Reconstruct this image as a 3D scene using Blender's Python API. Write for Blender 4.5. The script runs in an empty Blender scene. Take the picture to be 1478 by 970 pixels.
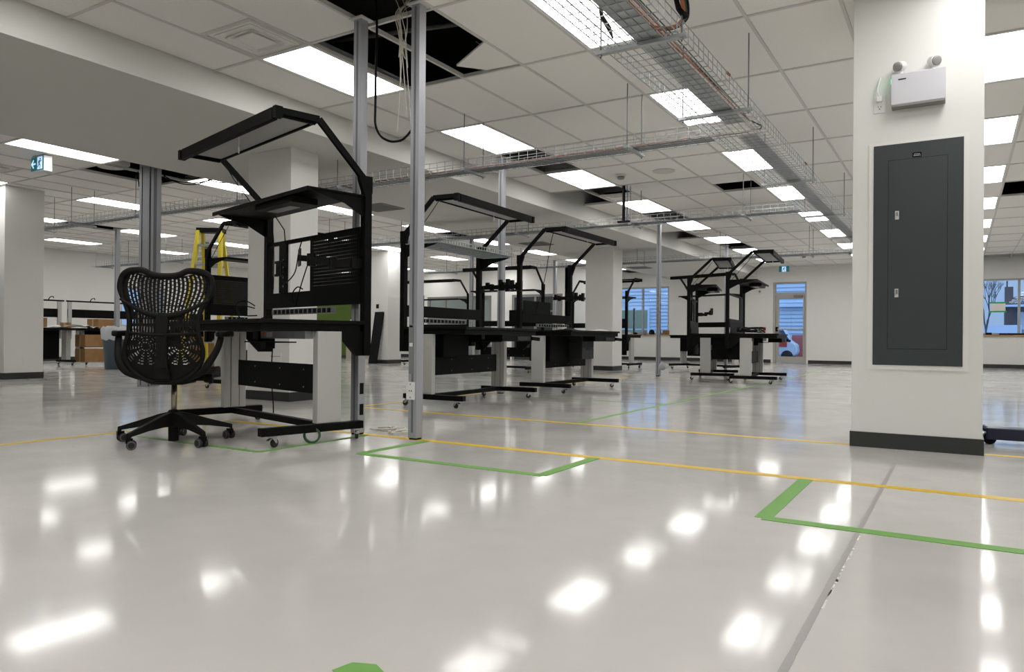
import bpy, bmesh, math, random
from mathutils import Vector, Matrix
random.seed(7)
SC = bpy.context.scene
COL = SC.collection
H = 0.70                    # camera height
ZC = 2.986                  # ceiling height
# ------------------------------------------------------------------ camera
F, YAW, PIT, ROL = 1058.48, .548729, .0030247, .00831859
def make_camera():
    s, c = math.sin(YAW), math.cos(YAW)
    f0 = Vector((-s, c, 0)); r0 = Vector((c, s, 0)); z0 = Vector((0, 0, 1))
    f = f0*math.cos(PIT) + z0*math.sin(PIT); u = -f0*math.sin(PIT) + z0*math.cos(PIT)
    r = r0*math.cos(ROL) + u*math.sin(ROL); u2 = -r0*math.sin(ROL) + u*math.cos(ROL)
    cd = bpy.data.cameras.new('camera'); cd.sensor_width = 36; cd.lens = F/1478*36
    cd.clip_start = .05; cd.clip_end = 300
    o = bpy.data.objects.new('camera', cd); COL.objects.link(o)
    m = Matrix((r, u2, -f)).transposed().to_4x4(); m.translation = Vector((0, 0, H))
    o.matrix_world = m; SC.camera = o
make_camera()
# ------------------------------------------------------------------ world, exposure
w = bpy.data.worlds.new('dusk_sky'); SC.world = w; w.use_nodes = True
bg = w.node_tree.nodes['Background']; bg.inputs[0].default_value = (.36, .53, .80, 1)
# overcast dusk: the sky is about three times brighter overhead than at the horizon, all the way round
_tc = w.node_tree.nodes.new('ShaderNodeTexCoord'); _sp = w.node_tree.nodes.new('ShaderNodeSeparateXYZ'); _mr = w.node_tree.nodes.new('ShaderNodeMapRange')
_mr.inputs[1].default_value = 0; _mr.inputs[2].default_value = 1; _mr.inputs[3].default_value = .85; _mr.inputs[4].default_value = 3.0
w.node_tree.links.new(_tc.outputs['Generated'], _sp.inputs[0]); w.node_tree.links.new(_sp.outputs['Z'], _mr.inputs[0]); w.node_tree.links.new(_mr.outputs[0], bg.inputs[1])
SC.view_settings.view_transform = 'Standard'; SC.view_settings.look = 'None'
SC.view_settings.gamma = 1; SC.view_settings.use_curve_mapping = False
SC.view_settings.exposure = 0.0
PANEL = 9.1                 # radiance of the ceiling light panels
# ------------------------------------------------------------------ materials
def mat(name, col, rough=.5, metal=0, spec=.5, emit=None, es=1, noise=None, bump=None, alpha=None, coat=0):
    m = bpy.data.materials.new(name); m.use_nodes = True; nt = m.node_tree
    b = nt.nodes['Principled BSDF']
    b.inputs['Base Color'].default_value = (*col, 1); b.inputs['Roughness'].default_value = rough
    b.inputs['Metallic'].default_value = metal; b.inputs['Specular IOR Level'].default_value = spec
    if coat: b.inputs['Coat Weight'].default_value = coat; b.inputs['Coat Roughness'].default_value = .1
    if emit: b.inputs['Emission Color'].default_value = (*emit, 1); b.inputs['Emission Strength'].default_value = es
    if noise or bump:
        tc = nt.nodes.new('ShaderNodeTexCoord')
    if noise:
        sc, amt = noise
        n = nt.nodes.new('ShaderNodeTexNoise'); n.inputs['Scale'].default_value = sc; n.inputs['Detail'].default_value = 5
        nt.links.new(tc.outputs['Object'], n.inputs['Vector'])
        mr = nt.nodes.new('ShaderNodeMapRange'); mr.inputs[1].default_value = .3; mr.inputs[2].default_value = .7
        mr.inputs[3].default_value = 1-amt; mr.inputs[4].default_value = 1+amt
        nt.links.new(n.outputs['Fac'], mr.inputs[0])
        mx = nt.nodes.new('ShaderNodeVectorMath'); mx.operation = 'SCALE'; mx.inputs[0].default_value = col
        nt.links.new(mr.outputs[0], mx.inputs['Scale']); nt.links.new(mx.outputs[0], b.inputs['Base Color'])
    if bump:
        sc, st = bump
        n = nt.nodes.new('ShaderNodeTexNoise'); n.inputs['Scale'].default_value = sc; n.inputs['Detail'].default_value = 3
        nt.links.new(tc.outputs['Object'], n.inputs['Vector'])
        bp = nt.nodes.new('ShaderNodeBump'); bp.inputs['Strength'].default_value = st; bp.inputs['Distance'].default_value = .01
        nt.links.new(n.outputs['Fac'], bp.inputs['Height']); nt.links.new(bp.outputs[0], b.inputs['Normal'])
    return m
M = {}
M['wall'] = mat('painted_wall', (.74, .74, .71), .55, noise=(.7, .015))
M['tile'] = mat('ceiling_tile', (.86, .84, .80), .9, spec=.2, noise=(160, .06))
M['tee'] = mat('tee_bar', (.62, .61, .58), .5)
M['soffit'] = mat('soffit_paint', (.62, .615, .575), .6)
M['deck'] = mat('dark_deck', (.012, .012, .012), .9)
M['base'] = mat('rubber_base', (.022, .024, .022), .45)
M['black'] = mat('black_powder_coat', (.0028, .0029, .0028), .55, spec=.11)
M['black2'] = mat('black_plastic', (.0035, .0035, .0035), .5, spec=.13)
M['char'] = mat('charcoal_plastic', (.0075, .0075, .0062), .55, spec=.13)
M['rubber'] = mat('rubber_wheel', (.012, .012, .012), .6)
M['greyring'] = mat('grey_wheel_ring', (.10, .10, .10), .5)
M['steel'] = mat('chrome', (.6, .6, .6), .25, metal=1)
M['galv'] = mat('galvanised_steel', (.36, .385, .40), .42, metal=.6, noise=(30, .15))
M['galvflat'] = mat('galvanised_sheet', (.36, .38, .39), .5, metal=.5, noise=(20, .1))
M['rod'] = mat('threaded_rod', (.13, .135, .14), .5, metal=.3)
M['alu'] = mat('aluminium_post', (.36, .37, .40), .45, metal=.3)
M['alu_dk'] = mat('aluminium_dark', (.16, .165, .17), .5, metal=.3)
M['column'] = mat('lift_column_grey', (.47, .47, .45), .45)
M['column_dk'] = mat('column_groove', (.20, .20, .19), .5)
M['diff_off'] = mat('unlit_diffuser', (.42, .42, .41), .5)
M['panel_grey'] = mat('panel_slate', (.027, .037, .039), .5, noise=(3, .04))
M['slate'] = mat('slate_drawer', (.016, .018, .018), .5)
M['panel_line'] = mat('panel_seam', (.004, .005, .006), .6)
M['trimw'] = mat('white_trim', (.78, .775, .74), .35)
M['white'] = mat('white_plastic', (.75, .75, .74), .4)
M['lav'] = mat('battery_case', (.60, .60, .64), .35)
M['lens'] = mat('lamp_lens', (.30, .30, .29), .2)
M['led'] = mat('green_led', (.1, .6, .3), .5, emit=(.05, 1, .4), es=4)
M['yellow'] = mat('yellow_tape', (.66, .43, .004), .45)
M['green'] = mat('green_tape', (.14, .34, .06), .55)
M['greenwall'] = mat('green_paint', (.055, .105, .002), .5)
M['dkgreen'] = mat('dark_green_tape', (.02, .09, .03), .5)
M['ladder'] = mat('ladder_yellow', (.62, .50, .02), .45)
M['bin'] = mat('bin_blue', (.055, .085, .11), .5)
M['liner'] = mat('bin_liner', (.45, .47, .5), .3)
M['card'] = mat('cardboard', (.24, .13, .045), .8, noise=(8, .1))
M['cable_w'] = mat('white_cable', (.62, .58, .50), .5)
M['cable_g'] = mat('green_cable', (.01, .07, .04), .4)
M['copper'] = mat('copper_cable', (.42, .14, .06), .4)
M['doorframe'] = mat('door_frame', (.42, .40, .36), .4)
M['alufr'] = mat('window_frame', (.40, .40, .38), .4)
M['oak'] = mat('oak_sill', (.42, .26, .10), .5, noise=(12, .15))
M['sockets'] = mat('socket_grey', (.17, .17, .17), .4)
M['red'] = mat('red_paint', (.55, .05, .04), .5)
M['blue'] = mat('navy_paint', (.005, .008, .035), .3)
M['paper'] = mat('paper', (.75, .74, .70), .7)
M['orange'] = mat('orange_label', (.60, .18, .06), .5)
M['insul'] = mat('insulation', (.55, .55, .53), .9)
M['vent'] = mat('vent_grey', (.22, .22, .21), .6)
M['siding'] = mat('blue_siding', (.62, .72, .84), .7)
M['sidetrim'] = mat('white_siding_trim', (.75, .85, 1.0), .6)
M['farglass'] = mat('far_window', (.26, .30, .20), .5)
M['asphalt'] = mat('asphalt', (.20, .22, .26), .9)
M['house'] = mat('house_wall', (.12, .15, .20), .8)
M['tree'] = mat('bare_tree', (.10, .10, .12), .9)
M['car'] = mat('white_car', (.75, .80, .88), .25)
M['carglass'] = mat('car_glass', (.05, .09, .16), .1)
M['tinted'] = mat('dark_room_glass', (.035, .045, .045), .12)
M['pale_glass'] = mat('pale_room_glass', (.24, .28, .28), .15)
M['light'] = mat('light_panel', (.9, .9, .9), .5, emit=(1.0, .985, .965), es=PANEL)
M['sign_green'] = mat('exit_green', (.005, .10, .09), .4, emit=(.0, .10, .10), es=.6)
M['sign_white'] = mat('exit_white', (.6, .75, .95), .4, emit=(.45, .62, 1), es=.9)
def glass():
    m = bpy.data.materials.new('window_glass'); m.use_nodes = True; nt = m.node_tree; nt.nodes.clear()
    o = nt.nodes.new('ShaderNodeOutputMaterial'); mx = nt.nodes.new('ShaderNodeMixShader')
    t = nt.nodes.new('ShaderNodeBsdfTransparent'); t.inputs[0].default_value = (.93, .97, 1.0, 1)
    g = nt.nodes.new('ShaderNodeBsdfGlossy'); g.inputs['Roughness'].default_value = .02
    fr = nt.nodes.new('ShaderNodeFresnel'); fr.inputs[0].default_value = 1.45
    nt.links.new(fr.outputs[0], mx.inputs[0]); nt.links.new(t.outputs[0], mx.inputs[1]); nt.links.new(g.outputs[0], mx.inputs[2])
    nt.links.new(mx.outputs[0], o.inputs[0]); return m
M['glass'] = glass()
def floor_mat():
    m = bpy.data.materials.new('polished_concrete'); m.use_nodes = True; nt = m.node_tree; b = nt.nodes['Principled BSDF']
    tc = nt.nodes.new('ShaderNodeTexCoord')
    n = nt.nodes.new('ShaderNodeTexNoise'); n.inputs['Scale'].default_value = .9; n.inputs['Detail'].default_value = 7; n.inputs['Roughness'].default_value = .6
    nt.links.new(tc.outputs['Object'], n.inputs['Vector'])
    cr = nt.nodes.new('ShaderNodeValToRGB'); cr.color_ramp.elements[0].position = .3; cr.color_ramp.elements[1].position = .72
    cr.color_ramp.elements[0].color = (.50, .485, .462, 1); cr.color_ramp.elements[1].color = (.58, .565, .54, 1)
    nt.links.new(n.outputs['Fac'], cr.inputs[0]); nt.links.new(cr.outputs[0], b.inputs['Base Color'])
    n2 = nt.nodes.new('ShaderNodeTexNoise'); n2.inputs['Scale'].default_value = 3.5; n2.inputs['Detail'].default_value = 6
    nt.links.new(tc.outputs['Object'], n2.inputs['Vector'])
    mr = nt.nodes.new('ShaderNodeMapRange'); mr.inputs[1].default_value = .3; mr.inputs[2].default_value = .7
    mr.inputs[3].default_value = .32; mr.inputs[4].default_value = .42
    nt.links.new(n2.outputs['Fac'], mr.inputs[0]); nt.links.new(mr.outputs[0], b.inputs['Roughness'])
    b.inputs['IOR'].default_value = 1.15; b.inputs['Coat Roughness'].default_value = .085; b.inputs['Coat IOR'].default_value = 1.34
    n4 = nt.nodes.new('ShaderNodeTexNoise'); n4.inputs['Scale'].default_value = 1.6; n4.inputs['Detail'].default_value = 8; n4.inputs['Roughness'].default_value = .65
    nt.links.new(tc.outputs['Object'], n4.inputs['Vector'])
    m4 = nt.nodes.new('ShaderNodeMapRange'); m4.inputs[1].default_value = .35; m4.inputs[2].default_value = .65; m4.inputs[3].default_value = .74; m4.inputs[4].default_value = 1.0
    nt.links.new(n4.outputs['Fac'], m4.inputs[0]); nt.links.new(m4.outputs[0], b.inputs['Coat Weight'])
    n3 = nt.nodes.new('ShaderNodeTexNoise'); n3.inputs['Scale'].default_value = 7; n3.inputs['Detail'].default_value = 2
    nt.links.new(tc.outputs['Object'], n3.inputs['Vector'])
    bp = nt.nodes.new('ShaderNodeBump'); bp.inputs['Strength'].default_value = .007; bp.inputs['Distance'].default_value = .01
    nt.links.new(n3.outputs['Fac'], bp.inputs['Height']); nt.links.new(bp.outputs[0], b.inputs['Coat Normal'])
    return m
M['floor'] = floor_mat()
# ------------------------------------------------------------------ mesh helpers
class MB:
    def __init__(s): s.v = []; s.f = []
    def add(s, vs, fs):
        n = len(s.v); s.v += [tuple(x) for x in vs]; s.f += [tuple(i+n for i in f) for f in fs]; return s
    def box(s, x0, x1, y0, y1, z0, z1):
        return s.add([(x0,y0,z0),(x1,y0,z0),(x1,y1,z0),(x0,y1,z0),(x0,y0,z1),(x1,y0,z1),(x1,y1,z1),(x0,y1,z1)],
                     [(3,2,1,0),(4,5,6,7),(0,1,5,4),(1,2,6,5),(2,3,7,6),(3,0,4,7)])
    def cb(s, c, d):
        return s.box(c[0]-d[0]/2, c[0]+d[0]/2, c[1]-d[1]/2, c[1]+d[1]/2, c[2]-d[2]/2, c[2]+d[2]/2)
    def bar(s, p, q, a, b=None, up=(0,0,1)):       # rectangular bar from p to q, a wide (sideways), b tall
        b = b or a; p = Vector(p); q = Vector(q); d = (q-p).normalized(); u = Vector(up)
        if abs(d.dot(u)) > .98: u = Vector((0,1,0))
        x = d.cross(u).normalized(); y = x.cross(d)
        vs = []
        for o in (p, q):
            for i, j in ((-1,-1),(1,-1),(1,1),(-1,1)): vs.append(o + x*(i*a/2) + y*(j*b/2))
        return s.add(vs, [(0,1,2,3),(7,6,5,4),(4,5,1,0),(5,6,2,1),(6,7,3,2),(7,4,0,3)])
    def tube(s, pts, r, n=8, caps=True, sm=False):
        pts = [Vector(p) for p in pts]; rings = []; prev = None
        if sm or (len(pts) >= 4 and not isinstance(r, (list, tuple)) and len(pts) < 14 and r < .013):     # Catmull-Rom through the points
            rl = list(r) if isinstance(r, (list, tuple)) else [r]*len(pts)
            q = [pts[0]] + pts + [pts[-1]]; out = []; ro = []
            for i in range(1, len(q)-2):
                a, b, c, d = q[i-1], q[i], q[i+1], q[i+2]
                for k in range(5):
                    t = k/5; out.append(.5*((2*b)+(c-a)*t+(2*a-5*b+4*c-d)*t*t+(3*b-a-3*c+d)*t*t*t)); ro.append(rl[i-1]+(rl[i]-rl[i-1])*t)
            pts = out + [pts[-1]]; r = ro + [rl[-1]]
        rr = r if isinstance(r, (list, tuple)) else [r]*len(pts)
        for i, p in enumerate(pts):
            d = ((pts[i+1]-p) if i == 0 else (p-pts[i-1]) if i == len(pts)-1 else (pts[i+1]-pts[i-1])).normalized()
            if prev is None:
                u = Vector((0,0,1)) if abs(d.z) < .9 else Vector((1,0,0)); x = d.cross(u).normalized()
            else:
                x = (prev - d*prev.dot(d)).normalized()
            prev = x; y = d.cross(x)
            rings.append([p + x*(rr[i]*math.cos(2*math.pi*k/n)) + y*(rr[i]*math.sin(2*math.pi*k/n)) for k in range(n)])
        vs = [v for rg in rings for v in rg]; fs = []
        for i in range(len(pts)-1):
            for k in range(n):
                a = i*n+k; b = i*n+(k+1) % n; fs.append((a, b, b+n, a+n))
        if caps: fs += [tuple(range(n))[::-1], tuple(range((len(pts)-1)*n, len(pts)*n))]
        return s.add(vs, fs)
    def prism(s, poly, ax, c0, c1):               # polygon in the plane across axis ax, from c0 to c1
        n = len(poly)
        def P(a, b, c): return (c,a,b) if ax == 0 else (a,c,b) if ax == 1 else (a,b,c)
        vs = [P(a,b,c0) for a,b in poly] + [P(a,b,c1) for a,b in poly]
        return s.add(vs, [tuple(range(n))[::-1], tuple(range(n, 2*n))] + [(i,(i+1)%n,(i+1)%n+n,i+n) for i in range(n)])
    def lathe(s, prof, c=(0,0,0), n=20, ax=2, cap=True):
        vs = []; fs = []
        for r, z in prof:
            for k in range(n):
                a = 2*math.pi*k/n; x, y = r*math.cos(a), r*math.sin(a)
                p = (x,y,z) if ax == 2 else (z,x,y) if ax == 0 else (x,z,y)
                vs.append((p[0]+c[0], p[1]+c[1], p[2]+c[2]))
        for i in range(len(prof)-1):
            for k in range(n):
                a = i*n+k; b = i*n+(k+1)%n; fs.append((a,b,b+n,a+n))
        if cap: fs += [tuple(range(n))[::-1], tuple(range((len(prof)-1)*n, len(prof)*n))]
        return s.add(vs, fs)
    def mesh(s, name, m, bevel=0, smooth=False):
        me = bpy.data.meshes.new(name); me.from_pydata(s.v, [], s.f); me.update()
        bm = bmesh.new(); bm.from_mesh(me); bmesh.ops.recalc_face_normals(bm, faces=bm.faces); bm.to_mesh(me); bm.free()
        if m: me.materials.append(m)
        if smooth: me.polygons.foreach_set('use_smooth', [True]*len(me.polygons))
        return me
    def build(s, name, m, parent=None, bevel=0, smooth=False, loc=None, rz=0, **tags):
        me = s.mesh(name, m, bevel, smooth); return link(name, me, parent, bevel, loc, rz, **tags)
def link(name, me, parent=None, bevel=0, loc=None, rz=0, **tags):
    o = bpy.data.objects.new(name, me); COL.objects.link(o)
    if parent: o.parent = parent
    if loc: o.location = loc
    o.rotation_euler.z = rz
    if bevel:
        md = o.modifiers.new('bevel', 'BEVEL'); md.width = bevel; md.segments = 2; md.limit_method = 'ANGLE'
    for k, v in tags.items():
        if v: o[{'cat': 'category'}.get(k, k)] = v
    return o
def thing(name, label, cat, loc=(0,0,0), rz=0, group=None):
    o = bpy.data.objects.new(name, None); COL.objects.link(o); o.location = loc; o.rotation_euler.z = rz
    o.empty_display_size = .1
    o['label'] = label; o['category'] = cat
    if group: o['group'] = group
    return o
def kids(o): return [c for c in ALLC.get(o.name, [])]
def copy_tree(o, parent=None, children=None):
    c = o.copy(); COL.objects.link(c); c.parent = parent
    for ch in list(o.children): copy_tree(ch, c)
    return c
def struct(o): o['kind'] = 'structure'; return o
# ------------------------------------------------------------------ the shell
YB, YL, XL, XR, YF = 23.9, 20.5, -20.65, 7.0, -5.0
fl = MB().box(XL-.2, XR+.2, YF-.2, YB+.2, -.15, 0).build('floor', M['floor'], kind='structure')
# joint in the concrete, slightly proud filler with ragged edge chips
jb = MB(); y = YF
random.seed(3)
while y < 4.68:
    wv = .0095+random.uniform(-.001, .001); y2 = min(4.68, y+.11); jb.box(-.316-wv, -.316+wv, y, y2, -.01, .0006); y = y2
jb.build('floor_joint', mat('joint_filler', (.33, .315, .305), .5), fl)
cp = MB()
for k in range(26):
    yy = random.uniform(2.0, 3.0); ww = random.uniform(.002, .007)
    cp.box(-.3065, -.3065+ww, yy, yy+random.uniform(.01, .05), -.01, .0008)
cp.build('joint_chip', M['paper'], fl, kind='stuff')
def wall(name, x0, x1, y0, y1, holes=(), axis='x', z1=3.75):
    """axis x: wall runs along x between y0..y1 thick; holes (a0,a1,z0,z1) along the run"""
    m = MB(); a0, a1 = (x0, x1) if axis == 'x' else (y0, y1)
    cuts = sorted(holes); cur = a0
    def seg(p, q, zz0, zz1):
        if q-p < 1e-4 or zz1-zz0 < 1e-4: return
        if axis == 'x': m.box(p, q, y0, y1, zz0, zz1)
        else: m.box(x0, x1, p, q, zz0, zz1)
    for h0, h1, za, zb in cuts:
        seg(cur, h0, 0, z1); seg(h0, h1, 0, za); seg(h0, h1, zb, z1); cur = h1
    seg(cur, a1, 0, z1)
    return m.build(name, M['wall'], kind='structure')
WIN_L = (-10.22, -8.41, .87, 2.50); DOOR = (-5.02, -4.03, 0, 2.52); WIN_R = (-.25, 3.2, .90, 2.43)
wall('wall_back', -10.44, XR, YB, YB+.2, [WIN_L, DOOR, WIN_R])
GW = (-16.05, -13.35, 0, 2.12); GD = (-12.55, -10.68, 0, 2.12)
wall('wall_back_left', XL, -10.44, YL, YL+.2, [GW, GD])
wall('wall_return', -10.6, -10.44, YL, YB, axis='y')
WIN_S = (12.15, 13.55, .95, 2.1)
wall('wall_left', XL-.2, XL, YF, YL+.2, [WIN_S], axis='y')
wall('wall_right', XR, XR+.2, YF, YB+.2, axis='y')
wall('wall_front', XL-.2, XR+.2, YF-.2, YF)
def baseboard(name, x0, x1, y0, y1, parent=None):
    return MB().box(x0, x1, y0, y1, 0, .10).build(name, M['base'], parent, **({} if parent else {'kind': 'structure'}))
baseboard('baseboard_back', -10.44, DOOR[0]-.06, YB-.012, YB); baseboard('baseboard_back_right', DOOR[1]+.05, XR, YB-.012, YB)
baseboard('baseboard_back_left', -10.68+.06, -10.44, YL-.012, YL); baseboard('baseboard_back_left_middle', -13.35, -12.6, YL-.012, YL)
baseboard('baseboard_left', XL, XL+.012, YF, YL)
baseboard('baseboard_back_left_end', XL, -16.1, YL-.012, YL)
# columns (built-in, square, painted, with rubber base)
def column(name, x0, x1, y0, y1, z1=ZC):
    c = MB().box(x0, x1, y0, y1, 0, z1).build(name, M['wall'], bevel=.004, kind='structure')
    t = .008
    MB().box(x0-t, x1+t, y0-t, y1+t, 0, .10).build('column_base', M['base'], c)
    return c
colR = column('wall_column_right', -.62, .12, 5.37, 5.95, 3.7)
colN = column('wall_column_near', -6.80, -6.12, 5.45, 5.84, 2.73)
colM = column('wall_column_middle', -7.22, -6.55, 14.97, 15.49, 2.73)
colL = column('wall_column_left', -13.2, -12.52, 5.53, 6.10)
colF = column('wall_column_far', -13.50, -12.9, 14.8, 15.35)
# soffit
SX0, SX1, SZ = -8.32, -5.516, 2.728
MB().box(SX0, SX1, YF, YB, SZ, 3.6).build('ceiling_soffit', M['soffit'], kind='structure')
# ------------------------------------------------------------------ suspended ceiling
GX, GY, TW, TL = -3.13738, 5.26885, .6096, 1.2192
GYL = 5.51                                     # row phase of the left-hand ceiling
ceil = MB()
ceil.box(XL, XR, YF, YB, 3.70, 3.85)
ceil = ceil.build('ceiling', M['deck'], kind='structure')
tees = MB(); tt = .012
def tee_zone(x0, x1, gx, gy):
    i = math.ceil((x0-gx)/TW)
    while gx+i*TW < x1:
        x = gx+i*TW; tees.box(x-tt, x+tt, YF, YB, ZC-.002, ZC+.03); i += 1
    j = math.ceil((YF-gy)/TL)
    while gy+j*TL < YB:
        y = gy+j*TL; tees.box(x0, x1, y-tt, y+tt, ZC-.0025, ZC+.028); j += 1
tee_zone(SX1, XR, GX, GY); tee_zone(XL, SX0, GX, GYL)
tees.build('tee_grid', M['tee'], ceil)
LR = {}                                        # lights: (zone,i,j)
HOLES = set(); HALF = set()
RJ = range(-7, 15, 2)
for i in (-3, 1, 5, 9):
    for j in RJ:
        LR[('R', i, j)] = 1
for i in (-11, -16, -21, -26):
    for j in range(-7, 15, 2):
        LR.update({('L', i, j): 1} if j >= -1 else {})
for k in (('R',-2,-1),('R',-1,-1),('R',-1,-2),('R',-3,2),('R',-4,4),('R',-4,8),('R',-3,10),('R',6,6),('R',-3,6),
          ('L',-12,0),('L',-11,0),('L',-21,2),('L',-11,6),('L',-11,14)): HOLES.add(k)
HALF.add(('R', -3, 4)); HALF.add(('R', 0, 4))
for i in range(6, 17): HOLES.add(('R', i, 15))
def vis_pos(x, y):
    s, c = math.sin(YAW), math.cos(YAW)
    d = -x*s + y*c; r = x*c + y*s
    return d, (739 + F*r/d if d > .1 else 9999), (488 - F*(ZC-H)/d if d > .1 else -9999)
tiles = []
def tile_zone(zone, x0, x1, gx, gy):
    i0 = math.floor((x0-gx)/TW); i1 = math.ceil((x1-gx)/TW); j0 = math.floor((YF-gy)/TL); j1 = math.ceil((YB-gy)/TL)
    for i in range(i0, i1):
        for j in range(j0, j1):
            k = (zone, i, j)
            if k in LR or k in HOLES: continue
            ax0 = max(x0, gx+i*TW); ax1 = min(x1, gx+(i+1)*TW); ay0 = max(YF, gy+j*TL); ay1 = min(YB, gy+(j+1)*TL)
            if k in HALF:
                if i == 0: ay1 = gy+(j+.5)*TL
                else: ay0 = gy+(j+.5)*TL
            if zone == 'R' and i >= 6 and j == 14: ay1 = 22.93
            if ax1-ax0 < .05 or ay1-ay0 < .05: continue
            d, u, v = vis_pos((ax0+ax1)/2, (ay0+ay1)/2)
            inview = -60 < u < 1540 and v > -80
            tiles.append((0 if inview else 1, d if d > 0 else 99, ax0, ax1, ay0, ay1, k))
tile_zone('R', SX1, XR, GX, GY); tile_zone('L', XL, SX0, GX, GYL)
tiles.sort()
full = MB().box(-TW/2+.006, TW/2-.006, -TL/2+.006, TL/2-.006, 0, .016).mesh('ceiling_tile', M['tile'])
rest = MB(); n = 0
for vis, d, x0, x1, y0, y1, k in tiles:
    zt = ZC+.006+random.uniform(0, .0015)
    if k[0] == 'R' and k[1] == 6 and k[2] == 13: pass
    if n < 290 and vis == 0:
        n += 1
        if x1-x0 > TW-.01 and y1-y0 > TL-.01:
            o = link('ceiling_tile', full, ceil); o.location = ((x0+x1)/2, (y0+y1)/2, zt)
        else:
            MB().box(x0+.006, x1-.006, y0+.006, y1-.006, zt, zt+.016).build('ceiling_tile', M['tile'], ceil)
    else: rest.box(x0+.006, x1-.006, y0+.006, y1-.006, zt, zt+.016)
rest.build('far_ceiling_tiles', M['tile'], ceil, kind='stuff')
# the tile left askew in the big opening
MB().prism([(GX-.06*TW, GY-.44*TL), (GX-.01, GY-.42*TL), (GX-.01, GY-.02), (GX-.55*TW, GY-.04), (GX-.83*TW, GY-.20*TL)], 2, ZC+.008, ZC+.024).build('ceiling_tile', M['tile'], ceil)
# ceiling lights
fr = MB(); a = TW/2-.012; b = TL/2-.012; c = a-.022; e = b-.022
fr.box(-a, a, -b, -e, 0, .03); fr.box(-a, a, e, b, 0, .03); fr.box(-a, -c, -e, e, 0, .03); fr.box(c, a, -e, e, 0, .03)
fr_me = fr.mesh('frame', M['white'])
df_me = MB().box(-c, c, -e, e, .006, .012).mesh('diffuser', M['light'])
bk_me = MB().box(-a, a, -b, b, .03, .08).mesh('housing', M['galvflat'])
ROWN = {('R',-3): 'in the row beside the wide dropped bulkhead', ('R',1): 'in the row above the wide wire tray', ('R',5): 'in the row passing behind the column with the grey panel',
        ('R',9): 'in the row at the far right beyond the column', ('L',-11): 'in the row just left of the bulkhead', ('L',-16): 'in the second row left of the bulkhead',
        ('L',-21): 'in the third row left of the bulkhead', ('L',-26): 'in the leftmost row along the left wall'}
ORD = ['first', 'second', 'third', 'fourth', 'fifth', 'sixth', 'seventh', 'eighth', 'ninth', 'tenth', 'eleventh', 'twelfth']
proto_light = None
for row in ROWN:
    js = [j for (z, i, j) in LR if (z, i) == row]
    seen = 0
    for j in sorted(js):
        x = GX+(row[1]+.5)*TW; y = (GY if row[0] == 'R' else GYL)+(j+.5)*TL
        d, u, v = vis_pos(x, y)
        inv = d > .5 and -150 < u < 1600 and v > -60
        if inv: lab = 'flat white panel light, %s from the camera %s' % (ORD[seen], ROWN[row]); seen += 1
        else: lab = 'ceiling light outside the picture, the %s one in the %s' % (ORD[(j+7)//2], ROWN[row].replace('in the ', '',1).replace('passing behind the column with the grey panel','behind the panel column').replace('beside the wide dropped bulkhead','beside the bulkhead'))
        lab = ' '.join(lab.split()[:16])
        t = thing('ceiling_light', lab, 'light', (x, y, ZC+.001), 0, 'ceiling panel lights')
        for nm, me in (('frame', fr_me), ('diffuser', df_me), ('housing', bk_me)): link(nm, me, t)
# ---- fittings on the ceiling
def supply_diffuser(x, y, label, s=.56, z=ZC+.004):
    t = thing('air_diffuser', label, 'air vent', (x, y, z), 0, 'square ceiling diffusers')
    f = MB(); h = s/2
    f.box(-h, h, -h, -h+.03, -.008, .01); f.box(-h, h, h-.03, h, -.008, .01); f.box(-h, -h+.03, -h+.03, h-.03, -.008, .01); f.box(h-.03, h, -h+.03, h-.03, -.008, .01)
    f.build('frame', M['tee'], t)
    MB().box(-h+.03, h-.03, -h+.03, h-.03, .05, .055).build('backing', M['deck'], t)
    for k, q in enumerate((h-.065, h-.125)):
        r = MB(); z0, z1 = (-.004-.010*k), (.030)
        for a0, b0, a1, b1 in (((-q,-q),(q,-q),(q-.03,-q+.03),(-q+.03,-q+.03)),((q,-q),(q,q),(q-.03,q-.03),(q-.03,-q+.03)),((q,q),(-q,q),(-q+.03,q-.03),(q-.03,q-.03)),((-q,q),(-q,-q),(-q+.03,-q+.03),(-q+.03,q-.03))):
            r.add([(*a0,z0),(*b0,z0),(*a1,z1),(*b1,z1),(a0[0],a0[1],z0-.002),(b0[0],b0[1],z0-.002)], [(0,1,2,3),(0,1,5,4)])
        r.build('louvre', M['tile'], t)
    q = h-.165; MB().box(-q, q, -q, q, -.012, -.008).build('plate', M['tile'], t)
supply_diffuser(GX-2.5*TW, GY-1.22*TL, 'large square air diffuser in front of the nearest panel light at upper left')
supply_diffuser(GX-2.5*TW, GY+4.75*TL, 'square diffuser beside the black tile opening and the black drop pipe')
supply_diffuser(GX-2.5*TW, GY+8.25*TL, 'small far square diffuser behind the third opening in the row beside the bulkhead')
supply_diffuser(-11.35, 4.85, 'square ceiling diffuser left of the hanging green arrow exit sign')
supply_diffuser(GX-15.5*TW, GYL+5.2*TL, 'distant ceiling diffuser seen above the pegboard of the nearest workbench')
for k, yy in enumerate((8.67, 13.65, 19.55)):
    t = thing('return_grille', ('grey square return grille on the bulkhead underside right of the nearest workbench','grey square grille on the bulkhead underside above the middle workbenches','farthest grey square grille on the bulkhead underside')[k], 'air vent', (-7.75, yy, SZ-.001), 0, 'grilles in the bulkhead')
    MB().box(-.29,.29,-.27,.27,-.012,0).build('frame', M['vent'], t)
    g = MB()
    for q in range(14): g.box(-.25,.25,-.24+q*.037,-.222+q*.037,-.017,-.012)
    g.build('slats', M['vent'], t, kind='stuff')
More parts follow.
